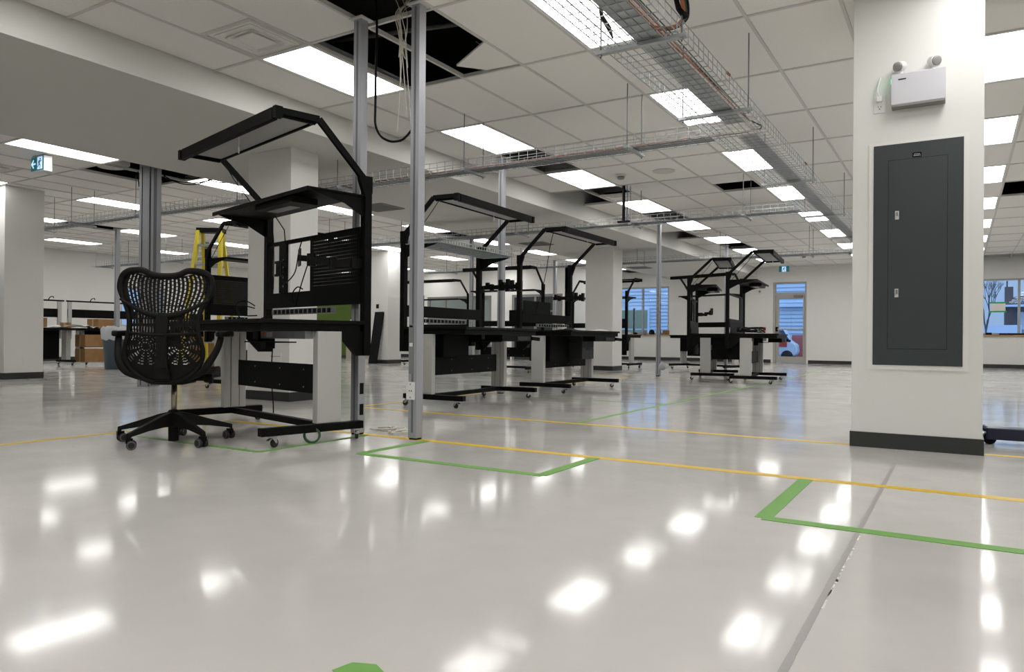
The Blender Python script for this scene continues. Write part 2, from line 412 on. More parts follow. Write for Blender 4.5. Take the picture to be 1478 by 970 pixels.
def smoke(x, y, label):
    t = thing('smoke_detector', label, 'smoke detector', (x, y, ZC), 0, 'smoke detectors')
    MB().lathe([(.075,0),(.075,-.012),(.062,-.02)], n=18).build('base', M['white'], t)
    MB().lathe([(.05,-.02),(.052,-.04),(.04,-.055)], n=18).build('head', M['vent'], t)
smoke(-4.05, 9.5, 'white smoke detector above the black vertical drop pipe')
smoke(-3.6, 20.9, 'distant smoke detector above the far workbench light hoods')
smoke(-9.75, 9.85, 'smoke detector seen between the shelf and pegboard of the nearest workbench')
smoke(-15.6, 11.3, 'smoke detector on the left ceiling beyond the big grey double post')
t = thing('ceiling_speaker', 'round white speaker grille flush in a ceiling tile right of the smoke detector', 'speaker', (-3.45, 9.56, ZC))
MB().lathe([(.15,.004),(.15,-.004),(.14,-.008)], n=28).build('grille', M['tee'], t)
# ------------------------------------------------------------------ plenum: ducts & cables seen through the openings
t = thing('plenum_duct', 'dark round duct inside the large ceiling opening at the top', 'duct', (0,0,0))
MB().tube([(-5.0,3.2,3.45),(-2.3,5.6,3.45)], .14, 14).build('duct', mat('old_duct', (.05,.05,.05), .6), t)
MB().tube([(-5.0,4.6,3.3),(-2.0,5.3,3.3)], .02, 8).build('pipe', mat('old_pipe', (.08,.08,.08), .6), t)
t = thing('insulation_blob', 'white torn insulation wrap bulging inside the ceiling opening at the left post', 'insulation')
ms = MB(); random.seed(5)
ms.lathe([(.02,3.05),(.17,3.03),(.24,3.08),(.24,3.2),(.12,3.3)], c=(-10.1,5.78,0), n=22)
ms.lathe([(.02,3.08),(.08,3.06),(.13,3.1),(.1,3.2)], c=(-9.62,5.62,0), n=16)
ms.build('wrap', M['insul'], t, smooth=True)
# ------------------------------------------------------------------ power posts
def post(x, y, label, w=.072, z1=ZC, d=None, base=True, rz=0, group='grey power posts'):
    d = d or w
    t = thing('power_post', label, 'post', (x, y, 0), rz, group)
    MB().box(-w/2, w/2, -d/2, d/2, .012, z1).build('pole', M['alu'], t, bevel=.003)
    MB().box(-w/2-.001, -w/2+.0, -d/2+.015, d/2-.015, .05, z1-.02).build('cover_strip', M['alu_dk'], t)
    MB().box(-w*.12, w*.12, -d/2-.001, -d/2, .05, z1-.02).build('cover_strip', M['alu_dk'], t)
    if base: MB().box(-w/2+.006, w/2-.006, -d/2+.006, d/2-.006, 0, .012).build('foot_plate', M['black'], t)
    MB().box(-w/2-.025, w/2+.025, -d/2-.025, d/2+.025, z1-.006, z1+.004).build('ceiling_collar', M['tee'], t)
    return t
PA = (-3.19, 3.955)
pA = post(PA[0], PA[1], 'grey power post standing on the yellow line beside the nearest workbench, outlet plate on it')
pl = MB().box(-.035,.035,-.006,0,-.06,.06).build('outlet_plate', M['white'], pA); pl.location = (-.012, -.037, .335)
s = MB()
for dx, dz in ((-.009,.0),(.009,.0),(0,-.045),(0,.045)): s.box(dx-.003,dx+.003,-.0075,-.006,dz-.005,dz+.005)
s.build('slots', M['black'], pl)
st = MB().box(-.018,.018,-.0015,0,-.17,.17).build('sticker', mat('printed_sticker', (.20,.205,.21), .5), pA); st.location = (-.013,-.0365,.62)
for dz, hh, mm in ((.155,.012,'black'),(.03,.024,'paper')):
    MB().box(-.014,.014,-.003,-.0015,dz-hh/2,dz+hh/2).build('sticker_block', M[mm], st)
for q in range(12):
    dz = .12-.0225*q
    if abs(dz-.03) > .03: MB().box(-.012,.012-.004*(q%3),-.0022,-.0015,dz-.002,dz+.002).build('print_line', M['vent'], st)
pB = post(-3.70, 3.93, 'grey power post rising directly behind the right upright of the nearest workbench')
for zz in (.18, .33): MB().box(.036-.001,.0375,-.02,.02,zz-.04,zz+.04).build('outlet', M['black'], pB)
post(-4.97, 7.86, 'grey power post between the second and third workbenches with the wire tray crossing its top')
pC = post(-4.91, 13.38, 'slim grey power post in open floor left of the far workbench cluster')
pg = MB().lathe([(.02,0),(.07,.02),(.06,.09),(.02,.15)], n=12).build('hanging_bag', M['liner'], pC, smooth=True); pg.location = (.07,0,.12)
post(-9.5, 13.75, 'far grey power post seen under the light hood of the second workbench')
post(-10.1, 18.9, 'distant grey power post seen left of the middle column', w=.09)
post(-4.83, 17.8, 'distant grey power post behind the far workbench cluster', z1=ZC)
post(-15.56, 9.07, 'slim grey power post standing left of the big double post', w=.085)
t = thing('cable_post', 'thick grey double post rising behind the mesh office chair', 'post', (-9.50, 6.0, 0), 1.02)
MB().box(-.145, -.02, -.07, .07, 0, ZC+.3).build('pole', M['alu'], t, bevel=.004)
MB().box(-.02, .0, -.05, .05, 0, ZC+.3).build('groove', M['alu_dk'], t)
MB().box(0, .125, -.06, .07, 0, ZC+.3).build('pole', M['alu'], t, bevel=.004)
MB().box(.03, .07, -.0605, -.058, .02, ZC).build('groove', M['alu_dk'], t)
MB().box(-.115, -.105, -.0715, -.07, .02, ZC).build('groove', M['black'], t)
cc = MB(); random.seed(11)
def sag(p, q, s, n=10):
    p = Vector(p); q = Vector(q); return [p.lerp(q, k/n) - Vector((0,0,s*4*(k/n)*(1-k/n))) for k in range(n+1)]
t = thing('cable_bundle', 'black cables looping from the ceiling opening beside the big double post', 'cable')
for q in ((( -9.4,6.2,2.98),(-8.9,6.5,2.98),.10),((-9.45,6.15,2.92),(-9.0,6.7,3.0),.14),((-9.45,6.1,2.9),(-8.75,6.7,3.0),.12),((-9.1,6.4,3.0),(-8.6,6.9,3.02),.16),((-9.45,6.2,3.0),(-9.48,6.1,2.72),.0),((-9.65,5.9,2.95),(-9.7,5.95,2.75),.02)):
    MB().tube(sag(*q), .008, 6).build('cable', M['black2'], t)
t = thing('loose_cable', 'single thin black cable sagging below the ceiling over the left hood arm', 'cable')
MB().tube(sag((-8.2,7.2,2.75),(-7.3,7.0,2.75),.12), .004, 6).build('cable', M['black2'], t)
# hanging black power whip and white data cables at the front opening
t = thing('hanging_power_whip', 'thick black cable hanging in a U from the ceiling opening to the power post', 'cable')
MB().tube([(-3.72,4.1,3.3),(-3.63,4.02,2.95),(-3.61,3.99,2.6),(-3.607,3.985,2.35),(-3.60,3.98,2.23),(-3.555,3.98,2.145),(-3.48,3.98,2.098),(-3.41,3.98,2.083),(-3.34,3.98,2.09),(-3.27,3.98,2.14),(-3.22,3.98,2.2)], .0085, 8).build('cable', M['black2'], t, smooth=True)
t = thing('data_cable_bunch', 'bunch of thin white data cables hanging from the ceiling opening', 'cable')
random.seed(2)
for k in range(9):
    x = -3.40+random.uniform(-.025,.045); y = 4.0+random.uniform(-.02,.02); zb = (2.16,2.62,2.18,2.5,2.7,2.24,2.6,2.45,2.66)[k]
    dx = (-.07,.0,.11,.02,-.02,.09,.03,-.01,.05)[k]
    pts = [(x-.15+.3*random.random(), y+.4*random.random(), 3.25),(x, y, 3.02),(x+random.uniform(-.012,.012), y, 2.85),(x+dx*.5, y+random.uniform(-.01,.01), 2.7),(x+dx, y, zb)]
    MB().tube(pts, .0032, 5).build('cable', M['cable_w'], t)
random.seed(9)
for k in range(6):
    MB().tube([(-3.0+.05*k,4.7,3.2),(-3.1-.02*k,4.85,3.02+.01*k),(-3.3,5.0+.02*k,3.06),(-3.5,5.1,3.2)], .0035, 5).build('cable', M['cable_w'], t)
# ------------------------------------------------------------------ wire trays
WR = .0023
def wire_tray(name_label, ax, a0, a1, c, width, z, liner=None, lw=.15, lo=0, hgt=.10, gapstep=.10, hangers=(), hw=None, phase=0):
    """tray along axis ax ('x' or 'y') from a0 to a1, centre c across"""
    t = thing('wire_tray', name_label, 'cable tray', (0,0,0), 0, 'galvanised wire trays')
    def P(a, b, zz): return (a, b, zz) if ax == 'x' else (b, a, zz)
    w2 = width/2; lg = MB()
    nb = max(3, int(round(width/.05)))
    rows = [(c-w2+width*k/nb, z) for k in range(nb+1)] + [(c-w2, z+hgt*.5), (c-w2, z+hgt), (c+w2, z+hgt*.5), (c+w2, z+hgt)]
    for b, zz in rows: lg.bar(P(a0, b, zz), P(a1, b, zz), WR*2)
    lg.build('long_wires', M['galv'], t, kind='stuff')
    cw = MB(); a = a0
    while a <= a1+1e-6:
        cw.bar(P(a, c-w2, z-.003), P(a, c+w2, z-.003), WR*2)
        cw.bar(P(a, c-w2-.003, z), P(a, c-w2-.003, z+hgt), WR*2); cw.bar(P(a, c+w2+.003, z), P(a, c+w2+.003, z+hgt), WR*2); a += gapstep
    cw.build('cross_wires', M['galv'], t, kind='stuff')
    if liner:
        for (l0, l1) in liner:
            m = MB()
            if ax == 'x': m.box(l0, l1, c+lo-lw/2, c+lo+lw/2, z+.003, z+.006)
            else: m.box(c+lo-lw/2, c+lo+lw/2, l0, l1, z+.003, z+.006)
            m.build('liner_strip', M['galvflat'], t)
    hw = hw or width+.07
    for hpos in hangers:
        m = MB()
        if ax == 'x': m.box(hpos-.02, hpos+.02, c-hw/2-.03, c+hw/2+.03, z-.03, z-.008)
        else: m.box(c-hw/2-.03, c+hw/2+.03, hpos-.02, hpos+.02, z-.03, z-.008)
        st = m.build('strut', M['galvflat'], t)
        for sgn in (-1, 1):
            b = c+sgn*hw/2
            top = ZC
            xw = hpos if ax == 'x' else b
            if SX0 < xw < SX1: top = SZ
            r = MB().tube([P(hpos, b, z-.05), P(hpos, b, top)], .0048, 6).build('threaded_rod', M['rod'], t)
            nn = P(hpos, b, z-.034); MB().lathe([(.011,-.006),(.011,.002)], c=nn, n=6).build('nut', M['galv'], st)
    return t
ZT = 2.437
tm = wire_tray('wide galvanised wire tray running overhead to the back wall, copper cables on it', 'y', .6, 23.6, -1.605, .46, ZT,
          liner=[(.6,5.95),(6.35,14.2),(14.5,22.8)], lw=.15, lo=.055, hangers=(1.0, 4.03, 5.56, 8.36, 10.82, 13.3, 15.8, 18.3, 20.8), hw=.50)
wire_tray('near cross wire tray branching left from the wide tray past the two front posts', 'x', -13.3, -1.84, 6.29, .27, ZT, liner=[(-13.2,-1.84)], lw=.14, lo=.03, hangers=(-2.55,-4.33,-6.1,-7.85,-10.05,-11.75,-12.95), hw=.35)
wire_tray('middle cross wire tray with a black drop pipe, branching left from the wide tray', 'x', -14.5, -1.84, 10.43, .32, ZT, liner=[(-14.4,-1.84)], lw=.22, lo=-.02, hangers=(-2.55,-4.2,-6.2,-8.6,-10.4,-12.3,-14.2), hw=.42)
wire_tray('farthest cross wire tray crossing in front of the back wall', 'x', -12.4, -1.84, 15.72, .36, ZT, liner=[(-12.3,-1.84)], lw=.28, lo=0, hangers=(-2.57,-4.34,-6.2,-7.4,-9.5,-11.5), hw=.44)
wire_tray('far left wire tray end hanging behind the big double post', 'x', -18.9, -14.6, 10.5, .34, ZT, liner=[(-18.8,-14.7)], lw=.2, hangers=(-18.6,-17.2,-15.7))
# cables lying in the main tray
t = thing('cable_run', 'copper coloured and black cables lying along the wide wire tray', 'cable')
for k, (dx, m, r) in enumerate(((.155,'copper',.005),(.165,'black2',.006),(.14,'copper',.0045),(.178,'cable_g',.004))):
    pts = [(-1.605+dx, y, ZT+.012+.004*(k%2)) for y in (.6,2,3,3.6,4.2,5.0,5.6)]
    pts = [(p[0]+.008*math.sin(k*2+p[1]*2), p[1], p[2]) for p in pts] + [(-1.44, 5.95, ZT+.012), (-1.39, 6.15, ZT+.012), (-1.42,6.24,ZT+.012),(-1.6, 6.25+.01*k, ZT+.012), (-1.9, 6.24+.008*k, ZT+.012), (-3.6, 6.22+.008*k, ZT+.012), (-8, 6.22+.008*k, ZT+.012)]
    MB().tube(pts, r, 6).build('cable', M[m], t, smooth=True)
t = thing('cable_coil', 'loop of black, green and copper cable hanging over the near end of the wide tray', 'cable')
for k, (m, off) in enumerate((('copper',0),('cable_g',.012),('black2',.022),('copper',-.010))):
    pts = [(-1.60,3.3,ZT+.03),(-1.60-off*.5,3.78,ZT+.06),(-1.585,4.04+off,ZT+.10),(-1.53,4.17+off,ZT+.115),(-1.45,4.195+off,ZT+.12),(-1.375+off*.5,4.12+off,ZT+.12),(-1.34+off,4.03,ZT+.125),(-1.325+off,3.95,ZT+.16),(-1.33+off,3.86,ZT+.22),(-1.36,3.6,ZT+.45)]
    MB().tube(pts, .008 if k else .010, 7).build('loop', M[m], t, smooth=True)
MB().tube([(-1.345,4.06,ZT+.10),(-1.365,4.0,ZT+.13),(-1.36,3.9,ZT+.2),(-1.37,3.7,ZT+.45)], [.02,.016,.012,.012], 8).build('connector', M['black2'], t, smooth=True)
MB().tube([(-1.66,3.4,ZT+.16),(-1.69,3.66,ZT+.11),(-1.76,3.83,ZT+.11),(-1.79,4.0,ZT+.11),(-1.83,4.15,ZT+.11)], [.013,.013,.012,.016,.006], 8).build('connector', M['black2'], t, smooth=True)
t = thing('drop_pipe', 'black vertical drop pipe from the ceiling to the middle cross tray', 'pipe', (-4.30,10.2,0))
MB().tube([(0,0,ZT+.03),(0,0,3.25)], .022, 10).build('pipe', M['black'], t)
MB().box(-.09,.09,-.03,.03,ZT+.005,ZT+.03).build('clamp', M['black'], t)
MB().tube([(.05,0,ZT+.03),(.06,0,2.8),(.04,0,3.2)], .006, 6).build('cable', mat('blue_cable', (.05,.08,.2), .5), t)
for k,(x,y) in enumerate(((-1.37,5.05),(-1.37,8.0))):
    t = thing('cable_clip', ('copper clip hooked on the right edge of the wide tray, nearer one','copper clip hooked on the right edge of the wide tray, farther one')[k], 'clip', (x,y,ZT+.09))
    MB().tube([(0,-.03,0),(.012,0,-.012),(0,.03,.004)], .009, 6).build('clip', mat('copper_clip%d'%k,(.22,.09,.04),.5), t)
# ------------------------------------------------------------------ workbench
def caster(parent, x, y, metal=True, ang=0.0):
    o = bpy.data.objects.new('caster', CASTER_ME['fork']); COL.objects.link(o); o.parent = parent; o.location = (x, y, 0); o.rotation_euler.z = ang
    w = bpy.data.objects.new('wheel', CASTER_ME['wheel']); COL.objects.link(w); w.parent = o
    return o
CASTER_ME = {}
f = MB(); f.box(-.022,.022,-.022,.022,.064,.074); f.prism([(-.02,.066),(.018,.066),(.03,.028),(.014,.026)], 0, -.018, -.014); f.prism([(-.02,.066),(.018,.066),(.03,.028),(.014,.026)], 0, .014, .018)
f.prism([(-.045,.05),(-.015,.062),(-.015,.055),(-.045,.042)], 0, -.012, .012)
CASTER_ME['fork'] = f.mesh('caster', M['steel'])
wm = MB(); wm.lathe([(.012,-.011),(.026,-.011),(.0285,-.006),(.0285,.006),(.026,.011),(.012,.011)], c=(0,.02,.0285), n=18, ax=0)
CASTER_ME['wheel'] = wm.mesh('wheel', M['rubber'])
def pegboard(x0, x1, z0, z1, y, step=.0254, hole=.004, th=.0015):
    m = MB(); nx = int((x1-x0)/step); nz = int((z1-z0)/step); sx = (x1-x0)/nx; sz = (z1-z0)/nz
    for i in range(nx):
        for k in range(nz):
            a0 = x0+i*sx; a1 = a0+sx; b0 = z0+k*sz; b1 = b0+sz; c0 = (a0+a1)/2; d0 = (b0+b1)/2; h = hole/2
            if i in (0, nx-1) or k in (0, nz-1):
                m.add([(a0,y,b0),(a1,y,b0),(a1,y,b1),(a0,y,b1)], [(0,1,2,3)]); continue
            vs = [(a0,y,b0),(a1,y,b0),(a1,y,b1),(a0,y,b1),(c0-h,y,d0-h),(c0+h,y,d0-h),(c0+h,y,d0+h),(c0-h,y,d0+h)]
            m.add(vs, [(0,1,5,4),(1,2,6,5),(2,3,7,6),(3,0,4,7)])
    return m
def bench(x, y, deg, label, dz=0, peg=None, arm=None, lamp=True, strip=(-.545,.395), mount=False, drawers=None, papers=False, shelf=True, wire_shelf=False, hood=True, label_rail=False, group='black height adjustable workbenches', mid_bar=True, cable_in=True, bh=True, box=None, ca=0.3, tool=None, rear_panel=None, tool_y=0.0, kb=False, box_y=(.0,.30)):
    t = thing('workbench', label, 'workbench', (x, y, 0), math.radians(deg), group)
    B = M['black']
    for s in (-1, 1):
        MB().box(s*.73 if s>0 else -.79, .79 if s>0 else -.73, -.365, .37, .074, .125).build('foot_bar', B, t, bevel=.003)
        col = MB().box(s*.70 if s>0 else -.762, .762 if s>0 else -.70, .03, .21, .125, .735).build('lift_column', M['column'], t, bevel=.004)
        for yy in (.085, .155): MB().box((.6985 if s>0 else -.7005), (.7005 if s>0 else -.6985), yy-.003, yy+.003, .13, .73).build('groove', M['column_dk'], col)
        if s < 0: 
            for yy in (.085, .155): MB().box(-.7002, -.6985, yy-.003, yy+.003, .13, .73).build('groove', M['column_dk'], col)
        MB().box((.705 if s>0 else -.765), (.765 if s>0 else -.705), .385, .44, .57+dz, 1.815+dz).build('upright', B, t, bevel=.003)
        MB().prism([(.385,.735),(.385,.57+dz),(.33,.57+dz),(.17,.735)], 0, (.725 if s>0 else -.745), (.745 if s>0 else -.725)).build('table_bracket', B, t)
        for yy in (-.285, .33): caster(t, s*.767, yy, ang=ca+s*.4+yy)
    MB().box(-.73, .73, .09, .14, .078, .122).build('stretcher', B, t)
    MB().box(-.60, .64, .10, .115, .31, .51).build('modesty_panel', B, t, bevel=.002)
    for px_ in (-.3,.1,.45):
        for pz in (.35,.47): MB().box(px_-.006,px_+.006,.097,.10,pz-.004,pz+.004).build('screw', M['vent'], t)
    MB().box(-.765, .765, -.385, .385, .785, .81).build('table_top', M['black2'], t, bevel=.003)
    MB().box(-.75, .75, -.36, .36, .735, .785).build('table_frame', B, t)
    r = MB().box(.06, .70, -.03, .03, .684, .735).build('lift_rail', M['galvflat'], t)
    if label_rail:
        MB().box(.065,.14,-.0325,-.03,.705,.728).build('warning_label', M['orange'], r)
        MB().box(.15,.24,-.032,-.03,.695,.728).build('printed_label', M['paper'], r)
    MB().box(-.02, .06, -.05, .03, .665, .735).build('lift_motor', M['black2'], t)
    MB().box(-.05, .42, -.10, .06, .655, .664).build('cable_shelf', B, t)
    if bh: MB().box(-.04, .04, .02, .09, .61, .735).build('control_box', M['black2'], t)
    if shelf:
        if wire_shelf:
            sh = MB()
            for k in range(31): xx = -.75+.05*k; sh.bar((xx,-.05,1.680+dz),(xx,.38,1.680+dz),.006); sh.bar((xx,-.05,1.680+dz),(xx,-.05,1.72+dz),.006); sh.bar((xx,.38,1.68+dz),(xx,.38,1.74+dz),.006)
            for yy in (-.05,.03,.11,.19,.27,.38): sh.bar((-.76,yy,1.680+dz),(.76,yy,1.680+dz),.007)
            for yy, zz in ((-.05,1.72),(.38,1.74)): sh.bar((-.76,yy,zz+dz),(.76,yy,zz+dz),.007)
            for k in range(9): sh.box(-.75,.75,-.04+.046*k,-.015+.046*k,1.6845+dz,1.686+dz)
            sh.build('wire_shelf', M['galv'], t, kind='stuff')
        else:
            sh = MB().box(-.76, .76, -.055, .385, 1.672+dz, 1.684+dz); sh.box(-.76,.76,-.055,-.045,1.655+dz,1.672+dz); sh.build('shelf', B, t, bevel=.002)
        for s in (-1, 1):
            g = MB().prism([(.385,1.672+dz),(-.02,1.672+dz),(.06,1.648+dz),(.234,1.609+dz),(.385,1.53+dz)], 0, (.742 if s>0 else -.748), (.748 if s>0 else -.742)).build('shelf_bracket', B, t)
        if lamp:
            l = MB().box(-.05, .50, -.03, .17, 1.615+dz, 1.66+dz).build('task_light', M['black2'], t, bevel=.004)
            MB().box(.0, .34, .04, .12, 1.612+dz, 1.615+dz).build('diffuser', M['diff_off'], l)
    if hood:
        for s in (-1, 1):
            a = MB(); P = [(s*.752,.405,1.66+dz),(s*.755,.372,1.80+dz),(s*.767,.02,2.128+dz),(s*.767,-.283,2.124+dz)]
            for k in range(3): a.bar(P[k], P[k+1], .026, .042, up=(0,0,1) if k != 0 else (0,1,0))
            a.prism([(.44,1.70+dz),(.44,1.815+dz),(.385,1.815+dz),(.33,1.86+dz),(.34,1.78+dz),(.385,1.66+dz)], 0, (.735 if s>0 else -.77), (.77 if s>0 else -.735))
            a.build('hood_arm', B, t)
        h = MB(); h.box(-.75,.75,-.30,-.262,2.068+dz,2.142+dz); h.box(-.76,.76,-.262,.0,2.118+dz,2.128+dz); h.box(-.76,.76,-.005,.01,2.10+dz,2.128+dz)
        h.box(-.76,-.745,-.262,0,2.09+dz,2.12+dz); h.box(.745,.76,-.262,0,2.09+dz,2.12+dz)
        h = h.build('light_hood', B, t)
        MB().box(-.70,.70,-.255,-.012,2.110+dz,2.117+dz).build('diffuser', M['diff_off'], h)
        for s in (-1,1): MB().box(s*.79-.02,s*.79+.02,-.305,-.255,2.07+dz,2.142+dz).build('end_clamp', B, h)
        pc = MB(); pc.tube([(.05,-.20,2.11+dz),(.05,-.20,2.03+dz)], .0025, 5); pc.lathe([(.004,1.99+dz),(.006,2.03+dz)], c=(.05,-.20,0), n=6); pc.build('pull_chain', M['white'], h)
        if shelf: MB().tube([(-.70,-.01,2.12+dz),(-.72,.1,1.97+dz),(-.73,.37,1.66+dz)], .004, 5).build('hood_cable', M['black2'], t)
    # rear rails
    if peg: MB().box(-.705,.705,.395,.415,1.442+dz,1.473+dz).build('upper_rail', B, t)
    MB().box(-.715,.715,.38,.40,.93+dz,1.05+dz).build('lower_panel', B, t)
    if peg:
        x0, x1, z0, z1 = peg
        pegboard(x0, x1, z0+dz, z1+dz, .378).build('pegboard', B, t)
        fr = MB()
        fr.box(x0-.004,x0+.01,.378,.395,z0+dz,z1+dz); fr.box(x1-.01,x1+.004,.378,.395,z0+dz,z1+dz); fr.box(x0,x1,.379,.395,z1-.01+dz,z1+.004+dz)
        fr.build('pegboard_edge', B, t)
    if rear_panel:
        x0,x1,z0,z1 = rear_panel; MB().box(x0,x1,.37,.378,z0+dz,z1+dz).build('back_panel', B, t)
    if strip:
        s0, s1 = strip; ps = MB().box(s0, s1, .352, .38, .872+dz, .917+dz).build('power_strip', M['sockets'], t, bevel=.002)
        nn = 13; st = (s1-s0-.04)/nn; sm = MB().box(-.023,.023,-.002,0,-.016,.016).mesh('socket', M['black'])
        for k in range(nn):
            o = link('socket', sm, ps); o.location = (s0+.03+st*(k+.5), .3515, .8945+dz)
        MB().box(-.715,.715,.38,.395,.862+dz,.93+dz).build('strip_rail', B, t) if False else None
    if mount:
        MB().box(-.454,-.335,.365,.385,1.05+dz,1.445+dz).build('mount_bar', B, t)
        mt = MB().box(-.26,-.17,.24,.25,1.18+dz,1.27+dz); mt.box(-.29,-.15,.245,.255,1.265+dz,1.285+dz); mt.box(-.29,-.15,.245,.255,1.165+dz,1.185+dz); mt.bar((-.215,.25,1.225+dz),(-.30,.30,1.225+dz),.03); mt.bar((-.30,.30,1.225+dz),(-.38,.365,1.225+dz),.03)
        mt.build('monitor_mount', M['black2'], t)
        for zz in (1.10,1.17,1.25,1.31): MB().lathe([(.008,-.004),(.008,.004)], c=(-.37,.362,zz+dz), n=8, ax=1).build('bolt', M['steel'], t)
    if arm:
        kind = arm
        am = MB()
        am.box(.70,.735,.30,.385,1.175+dz,1.245+dz)
        am.bar((.715,.33,1.205+dz),(.60,.23,1.205+dz),.045,.05)
        am.lathe([(.03,1.175+dz),(.03,1.25+dz)], c=(.60,.23,0), n=12)
        am.bar((.60,.23,1.225+dz),(.49,.13,1.225+dz),.04,.05)
        am.lathe([(.032,1.19+dz),(.032,1.275+dz)], c=(.49,.13,0), n=12)
        am.bar((.49,.13,1.24+dz),(.385,.10,1.25+dz),.04)
        am.bar((.42,.085,1.255+dz),(.325,.12,1.255+dz),.008,.12)
        am.build('monitor_arm', M['black2'], t)
    if tool:      # row of clamps standing out to the operator side on an arm at the given side
        sx = tool; am = MB(); am.bar((sx*.735,.41,1.32+dz),(sx*.70,.30+tool_y,1.32+dz),.03,.045)
        ty = tool_y
        for q,(yy,h0,h1) in enumerate(((.28,.03,.05),(.22,.05,.03),(.10,.05,.08),(.06,.05,.05),(.0,.06,.085),(-.06,.04,.07),(-.13,.05,.04),(-.17,.06,.06))):
            am.box(sx*.72-.022,sx*.72+.022,yy+ty-.018,yy+ty+.018,1.33+dz-h0,1.33+dz+h1)
        am.bar((sx*.72,.32+ty,1.32+dz),(sx*.72,-.17+ty,1.325+dz),.04,.05)
        am.build('clamp_rail', M['black2'], t)
    if drawers:
        x0, x1 = drawers; d = MB().box(x0-.55,x1,.02,.33,.40,.735).build('drawer_unit', B, t); MB().box(x0,x1,-.165,.02,.42,.735).build('drawer_case', M['slate'], d)
        for z0, z1 in ((.425,.575),(.58,.73)):
            q = MB().box(x0+.005,x1-.005,-.177,-.165,z0,z1).build('drawer', M['slate'], t, bevel=.002); MB().box((x0+x1)/2-.06,(x0+x1)/2+.06,-.185,-.177,z1-.022,z1-.012).build('handle', M['black'], q)
    if box:
        x0,x1,z0,z1 = box; MB().box(x0,x1,box_y[0],box_y[1],z0,z1).build('equipment_box', M['black'], t, bevel=.004)
    if kb:
        kt = MB().box(-.02,.66,-.36,-.14,.665,.735).build('keyboard_tray', B, t, bevel=.003); MB().box(.30,.64,-.375,-.36,.675,.72).build('tray_front', M['slate'], kt); MB().bar((.60,-.39,.70),(.72,-.42,.69),.03,.04).build('tray_lever', B, kt)
    if cable_in:
        MB().tube([(-.13,.16,.70),(-.142,.155,.46),(-.125,.15,.34),(-.08,.14,.20),(-.065,.135,.125)], .005, 6).build('floor_cable', M['black2'], t)
    return t
b1 = bench(-4.355, 3.61, -14.147, 'nearest workbench behind the mesh office chair, half pegboard and monitor arm', peg=(.026,.705,1.045,1.455), arm=True, mount=True, label_rail=True)
# loose cables on bench 1
loops = MB()
for pts in ([(-.62,.38,1.66),(-.62,.40,1.45),(-.62,.40,1.1),(-.62,.38,.95)],[(-.40,.30,1.66),(-.36,.36,1.55),(-.38,.38,1.45)],[(-.14,.40,1.46),(-.12,.36,1.36),(-.14,.34,1.2),(-.26,.33,1.12)],
            [(.02,.36,1.25),(-.02,.33,1.1),(-.10,.33,.95),(-.10,.33,.93)],[(-.15,.34,.95),(-.16,.33,1.03),(-.08,.33,1.08),(0,.33,1.06)],
            [(-.74,.30,.95),(-.80,.25,.99),(-.86,.2,.97),(-.86,.2,.91),(-.8,.22,.87),(-.7,.3,.87)],[(-.74,.30,.93),(-.78,.22,.95),(-.83,.2,.93),(-.80,.2,.85),(-.7,.28,.83),(-.55,.33,.87)]):
    loops.tube(pts, .005, 6)
loops.build('loose_cables', M['black2'], b1, smooth=True)
bench(-4.55, 6.66, 92, 'second workbench, seen end on between the two front power posts with clamps on its arm', dz=-.015, strip=(-.6,.35), tool=1, rear_panel=None, cable_in=False, wire_shelf=True, lamp=False, kb=True, box=(-.60,-.12,.50,.735))
b3 = bench(-4.577, 9.078, 90, 'third workbench, with drawers below and papers on top, just left of the middle column', dz=-.015, strip=(-.35,.6), tool=1, tool_y=.36, drawers=(-.05,.33), rear_panel=(-.70,.05,1.05,1.22), cable_in=False, shelf=False, kb=True)
bench(-2.911, 12.83, 95.6, 'front workbench of the far cluster, its light hood raised beside the back door', strip=None, peg=(.35,.70,1.045,1.44), mount=False, box=(-.66,.3,.38,.735), box_y=(.215,.38), kb=True, rear_panel=(-.70,.70,.45,.95))
bench(-3.834, 13.45, 101.9, 'second workbench of the far cluster with smaller looking hood left of the front one', dz=-.018, strip=None, arm=True, peg=(-.2,.2,1.045,1.44), box=(-.66,.66,.36,.735), box_y=(-.36,.02), rear_panel=(-.70,.70,.45,.95))
bench(-5.10, 17.05, -19.5, 'rear workbench of the far cluster, facing the camera, left of the others', dz=.07, strip=None, box=(-.74,.3,.42,.735), lamp=False)
bench(-7.478, 16.73, 176.7, 'workbench half hidden behind the middle column in front of the blue window', dz=.036, strip=None, drawers=None, rear_panel=(-.70,.05,1.0,1.15), box=(-.68,-.25,.42,.735))
bench(-8.161, 6.97, 86.7, 'workbench behind the nearest one with a full width black pegboard, left of the near column', dz=.047, peg=(-.70,.70,1.045,1.44), strip=(-.5,.4), lamp=False)
bench(-8.183, 13.0, 2.4, 'workbench facing the camera in front of the dark glazed opening', dz=.023, strip=None, rear_panel=(-.05,.70,1.0,1.28), tool=None, lamp=False)
bench(-11.30, 14.75, -1.0, 'farthest middle workbench, facing the camera before the pale glazed doors', dz=-.012, strip=None, lamp=False, tool=None)
MB().tube([(-.60,-.02,2.10),(-.57,.05,1.9),(-.52,.15,1.5),(-.44,.33,1.06)], .0055, 6).build('hanging_cable', M['black2'], b3, smooth=True)
random.seed(31)
cl = thing('cable_pile', 'tangled black cables lying on the front workbench of the far cluster', 'cable', (-2.95,12.5,.826), .2)
for k in range(8):
    MB().tube([(random.uniform(-.25,.2),random.uniform(-.3,.3),random.uniform(0,.09)) for q in range(5)], .008, 5).build('cable', M['black2'], cl, smooth=True)
